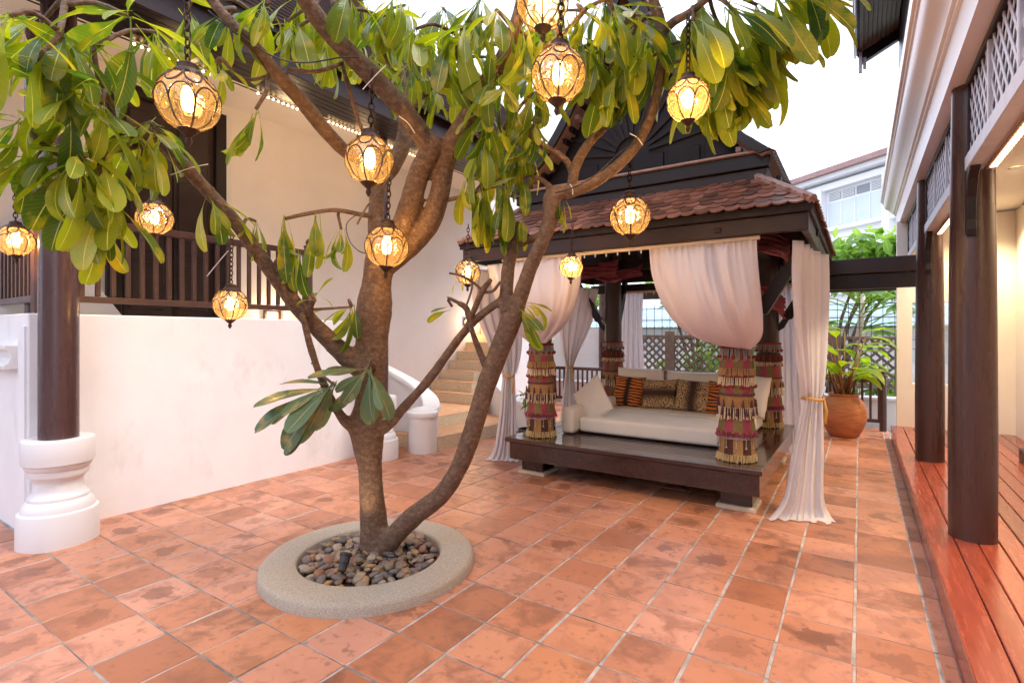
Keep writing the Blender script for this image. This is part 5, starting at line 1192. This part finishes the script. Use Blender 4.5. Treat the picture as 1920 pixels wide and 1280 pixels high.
limb([(960, 605, 3.15, 34), (976, 555, 3.1, 30), (995, 500, 3.05, 28), (1017, 452, 3.0, 28), (1032, 410, 2.97, 30), (1037, 368, 2.95, 34), (1075, 358, 2.95, 26), (1122, 337, 2.95, 23), (1168, 302, 2.95, 22), (1202, 258, 2.93, 20), (1228, 195, 2.9, 19), (1240, 115, 2.85, 20), (1240, 55, 2.8, 22), (1225, 0, 2.75, 20), (1215, -40, 2.7, 18)], TR)
limb([(1038, 372, 2.96, 22), (1025, 345, 2.97, 14), (1000, 330, 2.97, 9), (975, 336, 2.97, 7)], TR, 8)
limb([(962, 465, 3.17, 20), (985, 452, 3.15, 16), (1010, 445, 3.1, 14)], TR, 8)
trunk = TR.build('trunk', M['bark'], tree, smooth=True)
rm = trunk.modifiers.new('remesh', 'REMESH'); rm.mode = 'VOXEL'; rm.voxel_size = .011; rm.use_smooth_shade = True
smo = trunk.modifiers.new('smooth', 'SMOOTH'); smo.factor = .6; smo.iterations = 5
tx = bpy.data.textures.new('bark_lumps', 'CLOUDS'); tx.noise_scale = .09; dm = trunk.modifiers.new('lumps', 'DISPLACE'); dm.texture = tx; dm.strength = .006; dm.mid_level = .5; dm.texture_coords = 'GLOBAL'
# wire staples / bark nubs
nub = MB(); rn_ = random.Random(3)
for k in range(460):
    P_, r_ = rn_.choice(limbs); a = Vector((rn_.gauss(0, 1), rn_.gauss(0, 1), rn_.gauss(0, .5))).normalized(); nub.ball(P_+a*r_*.95, rn_.uniform(.0025, .0075), 6, 4)
tag(nub.build('leaf_scars', M['bark'], tree, smooth=True), kind='stuff')
def branch(pts, n=8):
    m = MB(); limb(pts, m, n, 5); return m.build('branch', M['bark'], tree, smooth=True)
for p in [
    [(868, 628, 3.25, 11), (885, 590, 3.2, 11), (905, 545, 3.15, 12), (920, 525, 3.1, 9)],
    [(910, 548, 3.15, 6), (925, 545, 3.12, 6), (938, 528, 3.1, 5)],
    [(913, 692, 3.2, 14), (898, 655, 3.18, 12), (885, 620, 3.14, 10), (875, 580, 3.1, 12), (860, 568, 3.08, 9)],
    [(905, 545, 3.15, 5), (888, 530, 3.13, 5), (865, 517, 3.1, 5), (842, 512, 3.1, 4)],
    [(872, 580, 3.12, 4), (885, 540, 3.1, 4), (883, 515, 3.08, 3)],
    [(1072, 350, 2.97, 20), (1080, 310, 3.0, 20), (1105, 268, 3.03, 17), (1140, 230, 3.08, 16), (1185, 155, 3.15, 17), (1200, 100, 3.2, 17), (1218, 40, 3.2, 15)],
    [(1075, 330, 3.0, 14), (1060, 300, 3.0, 13), (1022, 275, 3.0, 12), (985, 245, 3.0, 11), (965, 215, 3.0, 9)],
    [(1235, 30, 2.8, 12), (1185, 38, 2.9, 10), (1150, 55, 2.95, 10), (1110, 85, 2.95, 10), (1070, 90, 2.95, 8)],
    [(1240, 62, 2.82, 18), (1265, 40, 2.75, 16), (1290, 26, 2.65, 14), (1330, -5, 2.6, 12)],
    [(1215, 28, 2.8, 8), (1185, 60, 2.8, 8), (1172, 110, 2.78, 7)],
    [(730, 165, 3.5, 9), (770, 200, 3.3, 12), (810, 160, 3.2, 12), (850, 110, 3.1, 11), (862, 70, 3.0, 9)],
    [(700, 405, 3.45, 11), (675, 402, 3.35, 9), (630, 394, 3.2, 8), (580, 400, 3.1, 8), (535, 410, 3.0, 7)],
    [(600, 622, 3.3, 10), (585, 600, 3.2, 10), (582, 575, 3.15, 12), (590, 562, 3.1, 8)],
    [(585, 580, 3.15, 5), (620, 578, 3.2, 5), (660, 575, 3.25, 4)],
    [(540, 140, 2.7, 8), (505, 142, 2.65, 9), (500, 170, 2.6, 8), (480, 205, 2.58, 7)],
    [(505, 142, 2.65, 7), (470, 150, 2.6, 6), (440, 140, 2.55, 5)],
    [(540, 130, 2.72, 9), (590, 135, 2.75, 8), (640, 120, 2.8, 8)],
    [(650, 100, 2.76, 14), (640, 60, 2.7, 14), (625, 0, 2.65, 12)],
    [(690, 710, 3.40, 12), (700, 690, 3.3, 12), (695, 680, 3.22, 12)],
    [(125, -20, 2.2, 12), (118, 30, 2.15, 12), (112, 60, 2.1, 10)],
    [(305, 270, 2.7, 14), (260, 255, 2.6, 12), (215, 260, 2.5, 11), (190, 300, 2.4, 9)],
    [(290, 250, 2.65, 13), (235, 225, 2.5, 12), (190, 160, 2.35, 10), (175, 90, 2.3, 9)],
    [(300, 265, 2.7, 12), (200, 285, 2.5, 11), (110, 290, 2.3, 10), (40, 230, 2.2, 9)],
    [(820, 380, 3.3, 8), (868, 368, 3.2, 8), (905, 355, 3.1, 7), (930, 350, 3.05, 6)],
    [(955, 85, 2.78, 10), (1000, 100, 2.75, 9), (1060, 60, 2.7, 9), (1100, 15, 2.65, 9)],
    [(735, 330, 3.45, 6), (690, 385, 3.3, 4), (670, 420, 3.2, 4)],
    [(640, 115, 2.8, 8), (655, 170, 2.9, 8), (672, 225, 3.0, 7), (690, 270, 3.1, 6)],
]: branch(p)

LV = [leaf_mesh('leaf', M['leaf'], b, f, w_, p_, 9, wv, s_) for b, f, w_, p_, wv, s_ in ((18, 12, .125, .2, .03, 0), (35, 16, .115, .22, .05, .05), (50, 14, .13, .18, .06, -.05), (75, 18, .12, .2, .06, .06), (28, 22, .10, .24, .1, -.08), (10, 10, .14, .16, .04, .03), (95, 20, .115, .2, .05, .1), (22, 30, .085, .22, .06, .12), (40, 8, .15, .15, .04, -.03))]
LO = [leaf_mesh('leaf', M['leaf_old'], b, f, w_, .16, 9, wv) for b, f, w_, wv in ((12, 12, .16, .03), (28, 15, .15, .04))]
leaves = []
rl = random.Random(77)
def rosette(u, v, d, n, L_, axis=(0, 0, -1), spread=60, hang=.6, old=False, twig=True, jitter=.25):
    c = at(u, v, d); axis = Vector(axis).normalized(); ms = LO if old else LV
    if twig:
        P_, r_ = min(limbs[:], key=lambda q: (q[0]-c).length)
        if (P_-c).length > .03:
            m = MB(); mid = P_.lerp(c, .5)+Vector((rl.gauss(0, .02), rl.gauss(0, .02), .04)); pts = cr_spline([tuple(P_), tuple(mid), tuple(c)], 7)
            m.tube(pts, [.011+(.008-.011)*i/6 for i in range(7)], 7); m.build('branch', M['bark'], tree, smooth=True)
    a = Vector((1, .2, .1)); a = (a-axis*a.dot(axis)).normalized(); b = axis.cross(a)
    for k in range(n):
        ph = 6.2832*k*.382+rl.uniform(-.3, .3); th = R(spread*math.sqrt((k+.7)/n)*rl.uniform(.8, 1.2))
        dr = axis*math.cos(th)+(a*math.cos(ph)+b*math.sin(ph))*math.sin(th); dr = (dr+Vector((0, 0, -hang))*rl.uniform(.6, 1.2)).normalized()
        outw = (a*math.cos(ph)+b*math.sin(ph)); outw.z *= .3
        nref = Vector((0, 0, 1))*(1 if abs(dr.z) < .75 else .2)+outw*.8+Vector((rl.gauss(0, jitter), rl.gauss(0, jitter), rl.gauss(0, jitter)))
        if axis.z > .3: nref = axis+UP*.5
        s = L_*rl.uniform(.65, 1.35); p = c+Vector((rl.gauss(0, .012), rl.gauss(0, .012), rl.gauss(0, .012)))
        leaves.append((rl.choice(ms), p, orient(dr, nref), s, old))
DN = (0, 0, -1); cl, cr2 = -cR, cR
# --- left mass
DNL = (cl.x*.25, cl.y*.25, -.8)
rosette(112, 62, 2.1, 11, .34, (cl.x*.2, cl.y*.2, -1), 75, .35)
rosette(20, 30, 1.95, 8, .33, DNL, 98, .20); rosette(175, 85, 2.3, 11, .32, DNL, 98, .25); rosette(240, 30, 2.25, 10, .32, DNL, 108, .15)
rosette(40, 225, 2.2, 11, .31, DNL, 103, .15); rosette(190, 195, 2.3, 10, .31, DNL, 108, .15); rosette(120, 275, 2.3, 11, .31, DNL, 98, .25); rosette(200, 300, 2.4, 12, .32, DNL, 93, .30)
rosette(255, 250, 2.5, 10, .29, DNL, 103, .25); rosette(285, 235, 2.62, 9, .27, DNL, 108, .20); rosette(60, 300, 2.3, 9, .27, DNL, 100, .2); rosette(150, 345, 2.4, 9, .30, DNL, 88, .40)
rosette(150, 300, 2.2, 10, .3, DNL, 90, .35); rosette(190, 400, 2.5, 8, .29, DNL, 60, .7); rosette(80, 40, 2.25, 10, .3, DNL, 100, .2); rosette(300, 250, 2.55, 8, .26, DNL, 95, .3)
rosette(210, 370, 2.45, 10, .32, DNL, 83, .40)
rosette(60, 120, 2.0, 8, .33, DNL, 108, .15); rosette(130, 180, 2.15, 9, .33, DNL, 108, .20)
# --- small left ones
rosette(405, 118, 2.5, 8, .17, (0, 0, -.3), 95, .25); rosette(478, 207, 2.58, 6, .24, (cl.x*.5, cl.y*.5, -1), 45, .5); rosette(395, 370, 2.83, 8, .23, (cR.x*.6, cR.y*.6, -.6), 60, .5)
rosette(480, 415, 3.0, 5, .23, DN, 50, .6); rosette(530, 405, 3.0, 6, .29, DN, 35, .9); rosette(590, 402, 3.1, 5, .30, DN, 30, .9); rosette(640, 430, 3.25, 7, .22, (cl.x*.2, cl.y*.2, -1), 50, .7)
rosette(658, 575, 3.3, 9, .24, (cl.x*.5, cl.y*.5, -.5), 70, .4); rosette(590, 560, 3.15, 4, .16, (0, 0, .3), 80, .2)
rosette(555, 470, 3.15, 4, .24, DN, 30, .9)
# --- mottled cluster low on the trunk
rosette(688, 690, 3.2, 6, .33, (cl.x*.9, cl.y*.9, -.35), 45, .1, old=True); rosette(692, 690, 3.2, 5, .31, (cR.x*.3, cR.y*.3, -.8), 45, .2, old=True, twig=False)
rosette(600, 735, 3.12, 5, .34, (cl.x*.8, cl.y*.8, -.75), 30, .1, old=True, twig=False); rosette(628, 722, 3.15, 10, .40, (cl.x*.95, cl.y*.95, -.55), 42, .1, old=True)
# --- middle
rosette(905, 352, 3.1, 11, .30, DN, 45, .9); rosette(945, 350, 3.05, 10, .30, DN, 45, .9); rosette(880, 330, 3.15, 6, .24, DN, 60, .7); rosette(972, 410, 3.1, 6, .18, DN, 50, .6); rosette(975, 320, 3.0, 7, .22, DN, 75, .4)
rosette(975, 568, 3.08, 9, .22, (cR.x*.7, cR.y*.7, -.4), 65, .45); rosette(1052, 372, 2.95, 6, .17, DN, 40, .8); rosette(985, 262, 3.0, 9, .24, DN, 70, .5); rosette(930, 330, 3.3, 6, .26, DN, 60, .6)
rosette(862, 520, 3.1, 2, .10, DN, 60, .5); rosette(848, 575, 3.08, 2, .13, (cl.x, cl.y, .1), 40, .5)
# --- crown, top centre
for (u, v, d, n, L_) in ((780, 55, 2.8, 10, .26), (830, 95, 2.9, 9, .26), (880, 40, 2.7, 11, .26), (925, 140, 2.78, 10, .28), (905, 205, 2.9, 9, .28), (955, 175, 2.85, 8, .26), (710, 30, 2.9, 9, .25), (640, 30, 3.0, 9, .26), (590, 20, 3.1, 8, .26), (930, 20, 2.6, 10, .28), (985, 40, 2.7, 8, .27), (770, 120, 3.1, 9, .25), (820, 170, 3.3, 7, .22), (700, 110, 3.3, 7, .24), (860, 130, 3.2, 9, .26),
                        (1090, 20, 2.7, 9, .28), (1140, 60, 2.95, 9, .25), (1050, 80, 3.1, 8, .25), (1000, 130, 3.1, 8, .26), (760, 10, 3.2, 9, .28), (830, 15, 3.2, 9, .28), (540, 40, 2.9, 7, .22), (880, 90, 3.4, 9, .28), (950, 90, 3.4, 8, .28), (1180, 20, 3.2, 8, .26), (1100, 110, 3.3, 7, .24), (680, 0, 3.2, 9, .28), (470, 20, 2.7, 6, .2), (965, 225, 3.2, 8, .26)):
    rosette(u, v, d, n, L_, (rl.gauss(0, .3), rl.gauss(0, .3), -1), 75, .45)
rosette(975, 60, 2.55, 4, .30, DN, 25, .9)
for (u, v, d, n, L_) in ((430, 30, 2.55, 8, .25), (500, 10, 2.5, 9, .27), (560, 50, 2.8, 8, .25), (610, 90, 3.2, 7, .24), (1000, 230, 2.9, 8, .26), (1130, 150, 2.95, 8, .27), (1200, 30, 2.7, 9, .3)):
    rosette(u, v, d, n, L_, (rl.gauss(0, .3), rl.gauss(0, .3), -1), 80, .4)
for (u, v, d, n, L_) in ((1030, 40, 2.8, 11, .3), (1080, 60, 2.85, 11, .3), (1120, 100, 2.9, 10, .3), (1190, 60, 2.9, 10, .29), (1220, 110, 3.0, 8, .27), (1010, 170, 3.0, 9, .28), (1150, 20, 2.7, 11, .3), (1060, 120, 3.2, 9, .27)):
    rosette(u, v, d, n, L_, (rl.gauss(0, .3), rl.gauss(0, .3), -1), 75, .5)
for (u, v, d, n, L_) in ((600, 60, 3.4, 9, .28), (660, 60, 3.6, 9, .28), (730, 70, 3.6, 9, .28), (800, 60, 3.6, 9, .28), (870, 150, 3.5, 9, .28), (790, 130, 3.7, 9, .27), (900, 0, 3.0, 10, .3), (850, 55, 2.75, 9, .28), (1000, 20, 3.0, 9, .3), (1060, 20, 3.2, 9, .3), (1130, 0, 3.0, 10, .3), (1210, 60, 3.3, 8, .27), (940, 250, 3.1, 9, .27), (905, 265, 3.0, 8, .28), (990, 190, 3.3, 8, .26), (740, -10, 2.8, 9, .28), (650, -10, 2.7, 8, .27), (960, 130, 3.6, 9, .28), (1030, 130, 3.6, 8, .27), (1180, 90, 3.5, 8, .27), (560, -5, 2.9, 8, .26), (350, 20, 2.6, 8, .26), (290, 60, 2.5, 8, .28)):
    rosette(u, v, d, n, L_, (rl.gauss(0, .3), rl.gauss(0, .3), -1), 70, .5)
# --- hanging cluster mid right and the bright cluster top right
rosette(1165, 120, 2.78, 13, .30, (cl.x*.25, cl.y*.25, -1), 48, .6)
for (u, v, d, n, L_, ax_) in ((1300, 45, 2.6, 13, .36, (cR.x*.5, cR.y*.5, -.9)), (1335, 95, 2.65, 14, .40, (cR.x*.45, cR.y*.45, -1)), (1280, 95, 2.85, 11, .34, (0, 0, -1)), (1345, 125, 2.75, 13, .38, (cR.x*.5, cR.y*.5, -1)), (1365, 10, 2.5, 13, .38, (cR.x, cR.y, -.35)), (1450, -25, 2.45, 11, .36, (cR.x, cR.y, -.5)), (1400, 55, 2.7, 11, .36, (cR.x*.8, cR.y*.8, -.6)), (1505, -35, 2.45, 8, .32, (cR.x*.6, cR.y*.6, -.5)), (1310, 0, 2.7, 10, .34, (cR.x*.3, cR.y*.3, -1)), (1375, 95, 2.85, 11, .36, (cR.x*.6, cR.y*.6, -.8)), (1240, 30, 2.95, 9, .3, (0, 0, -1)), (1420, 10, 2.6, 9, .36, (cR.x*.7, cR.y*.7, -.7))):
    rosette(u, v, d, n, L_, ax_, 62, .35)
leaves.sort(key=lambda e: -e[3]/max(.5, (e[1]-Vector((0, 0, H))).dot(cF)))
items = []; n_obj = 0
for me, p, m3, s, old in leaves:
    q = p+m3 @ Vector((0, s*.6, 0)); dd = (q-Vector((0, 0, H))); dpt = dd.dot(cF); uu = U0+F_PX*dd.dot(cR)/dpt; vv = V0-F_PX*dd.z/dpt
    if old or (n_obj < 298 and -20 < uu < 1700 and vv > -10):
        o = link('leaf', me, tree, p-wloc(tree)); o.rotation_mode = 'QUATERNION'; o.rotation_quaternion = m3.to_quaternion(); o.scale = (s, s, s); n_obj += 1
    else: items.append((me, Matrix.Translation(p) @ m3.to_4x4() @ Matrix.Scale(s, 4)))
if items:
    o = link('foliage', join_leaves(items, 'foliage', M['leaf']), tree, -wloc(tree)); tag(o, 'smaller and farther frangipani leaves of the crown', kind='stuff')

# ================================================================== LANTERNS
def lantern_proto():
    t = thing('globe_lantern', (0, 0, 0), 'amber glass globe lantern', 'lantern', 'amber globe lanterns')
    # globe of radius 1 (scaled later), slightly lobed between the ribs
    m = MB(); n, k = 48, 20; b = len(m.v)
    for i in range(k+1):
        th = .16*math.pi+(.80*math.pi)*i/k
        for j in range(n):
            ph = 6.2832*j/n; rr_ = 1.0*(1+.035*abs(math.sin(ph*4)))*(1 if i else 1); m.v.append(Vector((rr_*math.sin(th)*math.cos(ph), rr_*math.sin(th)*math.sin(ph), rr_*math.cos(th))))
    for i in range(k):
        for j in range(n): m.f.append((i*n+j, i*n+(j+1) % n, (i+1)*n+(j+1) % n, (i+1)*n+j)); m.m.append(0)
    m.build('glass_globe', M['glass'], t, smooth=True)
    def sph(th, ph, r=1.03): return Vector((r*math.sin(th)*math.cos(ph), r*math.sin(th)*math.sin(ph), r*math.cos(th)))
    c = MB()
    for j in range(8):
        ph = 6.2832*j/8; w_ = 6.2832/16
        low = [sph(R(168)-R(78)*i/8, ph+w_*.0+w_*.95*math.sin(min(1, i/6)*math.pi/2)) for i in range(9)]
        archL = [sph(R(90)-R(18)*math.sin(i/6*math.pi/2), ph+w_*.95*math.cos(i/6*math.pi/2)) for i in range(7)]
        c.tube([sph(R(168), ph+w_), sph(R(135), ph+w_), sph(R(105), ph+w_)], .036, 5)
        pet = [sph(R(105)-R(33)*math.sin(i/12*math.pi), ph-w_*math.cos(i/12*math.pi)) for i in range(13)]; c.tube(pet, .034, 5)
        top = [sph(R(30)+R(38)*math.sin(i/12*math.pi), ph+w_-w_*math.cos(i/12*math.pi)) for i in range(13)]; c.tube(top, .034, 5)
    c.build('wire_cage', M['iron'], t, smooth=True)
    cap = MB().lathe((0, 0, 0), [(.56, .80), (.58, .86), (.50, .90), (.46, 1.0), (.44, 1.04), (.36, 1.08), (.33, 1.22), (.34, 1.26), (.27, 1.30), (.10, 1.36), (.05, 1.40)], 20)
    for j in range(10):
        a = 6.2832*j/10; cap.box((0, 0, 0), (.001, .001, .001)) if False else cap.ball((.55*math.cos(a), .55*math.sin(a), .86), .09, 6, 4)
    cap.build('cap', M['iron'], t, smooth=40)
    MB().lathe((0, 0, 0), [(.02, -1.55), (.06, -1.50), (.12, -1.38), (.10, -1.28), (.07, -1.24), (.16, -1.16), (.30, -1.04), (.36, -.96), (.34, -.93)], 16).build('finial', M['iron'], t, smooth=40)
    MB().lathe((0, 0, 0), [(.05, -.36), (.17, -.30), (.22, -.12), (.22, .22), (.16, .42), (.14, .5)], 16).build('bulb', M['bulb'], t, smooth=True)
    MB().lathe((0, 0, 0), [(.15, .5), (.16, .9)], 12).build('socket', M['iron'], t)
    return t
lk = MB(); lkp = []
for i in range(13):
    a = 6.2832*i/12; lkp.append((math.cos(a)*.11, 0, math.sin(a)*.19))
lk.tube(lkp, .035, 5, cap=False); link_me = lk.mesh('chain_link', M['iron'], smooth=True)
LAN = [(353, 191, 2.10, 125, -20, 'large amber globe lantern at the upper left, swaying in the leaves'), (290, 410, 3.75, 72, 300, 'amber globe lantern in front of the dark door'), (30, 452, 3.7, 76, 330, 'amber globe lantern cut by the left picture edge'),
       (432, 571, 3.8, 66, 440, 'amber globe lantern on a long chain in front of the terrace wall'), (693, 301, 2.75, 91, 185, 'amber globe lantern hanging left of the upper trunk fork'), (725, 463, 3.05, 79, 340, 'amber globe lantern hanging directly in front of the trunk'),
       (1017, 8, 2.55, 93, -60, 'amber globe lantern cut by the top picture edge'), (1047, 142, 2.4, 98, -30, 'large blurred amber globe lantern below the topmost one'), (1290, 189, 2.4, 80, 25, 'amber globe lantern among the bright leaves at upper right'),
       (1181, 406, 3.15, 73, 295, 'amber globe lantern in front of the pavilion roof edge'), (877, 511, 5.0, 46, 478, 'small amber globe lantern at the left end of the pavilion eave'), (1071, 501, 4.15, 42, 466, 'smallest amber globe lantern under the pavilion beam')]
proto = lantern_proto()
for i, (u, v, d, wpx, vtop, lab) in enumerate(LAN):
    t = proto if i == 0 else copy_tree(proto)
    p = at(u, v, d); phi = math.atan((u-U0)/F_PX); rad = wpx*d/F_PX/2*math.cos(phi)*1.0
    t.location = p; t.scale = (rad, rad, rad); t['label'] = lab; t.rotation_euler = (rl.gauss(0, .03), rl.gauss(0, .03), rl.uniform(0, 6.28))
    ztop = (V0-vtop)/F_PX*d+H; z = 1.45; top = (ztop-p.z)/rad; k = 0
    while z < min(top, 9):
        o = link('chain_link', link_me, t, (0, 0, z)); o.rotation_euler = (0, 0, (k % 2)*math.pi/2); z += .29; k += 1
    l = bpy.data.lights.new('lantern_lamp', 'POINT'); l.energy = 9.0*(rad/.12)**2; l.color = (1, .60, .24); l.shadow_soft_size = .035
    lo = bpy.data.objects.new('lantern_lamp', l); C.objects.link(lo); lo.parent = t; lo.location = (0, 0, 0)

# ---- cables and ties
def cable(pts, r, label, m='black', name='cable', cat='cable'):
    q = cr_spline([tuple(at(*p)) for p in pts], 6*len(pts)); o = MB().tube(q, r, 6).build(name, M[m], None, smooth=True, origin=q[0]); return tag(o, label, cat)
cable([(1240, 90, 2.78), (1225, 150, 2.8), (1215, 185, 2.82), (1200, 235, 2.85), (1190, 268, 2.85), (1165, 283, 2.86), (1120, 325, 2.87), (1080, 350, 2.87), (1040, 362, 2.87)], .004, 'black cable following the right branch of the tree')
cable([(672, 400, 3.2), (650, 420, 3.2), (655, 450, 3.1), (672, 470, 3.0), (690, 476, 2.98)], .003, 'black cable looping beside the trunk lantern')
cable([(390, 20, 2.4), (440, 60, 2.45), (510, 105, 2.5), (570, 118, 2.6), (640, 108, 2.65), (672, 108, 2.7)], .004, 'black cable slung between the upper left branches')
for pts, lab in (([(395, 190, 2.75), (415, 172, 2.7), (0, 0, 0)], ''),):
    pass
for a, b, lab in (((748, 218, 2.85), (778, 250, 2.9), 'white cable tie end sticking out on the upper left fork'), ((680, 168, 2.72), (724, 122, 2.7), 'white cable tie end crossing the upper left limb'), ((1180, 250, 2.85), (1205, 272, 2.85), 'white cable tie on the right branch'), ((1068, 345, 2.88), (1074, 365, 2.88), 'white cable tie round the knuckle of the right branch'), ((388, 518, 3.0), (428, 470, 2.95), 'long white cable tie end near the left branch'), ((320, 328, 2.72), (390, 308, 2.7), 'white cable tie across the left limb')):
    cable([a, ((a[0]+b[0])/2+2, (a[1]+b[1])/2-3, (a[2]+b[2])/2), b], .0028, lab, 'white_plastic', 'cable_tie', 'cable tie')
print('leaves', len(leaves), 'objects', len(bpy.data.objects))
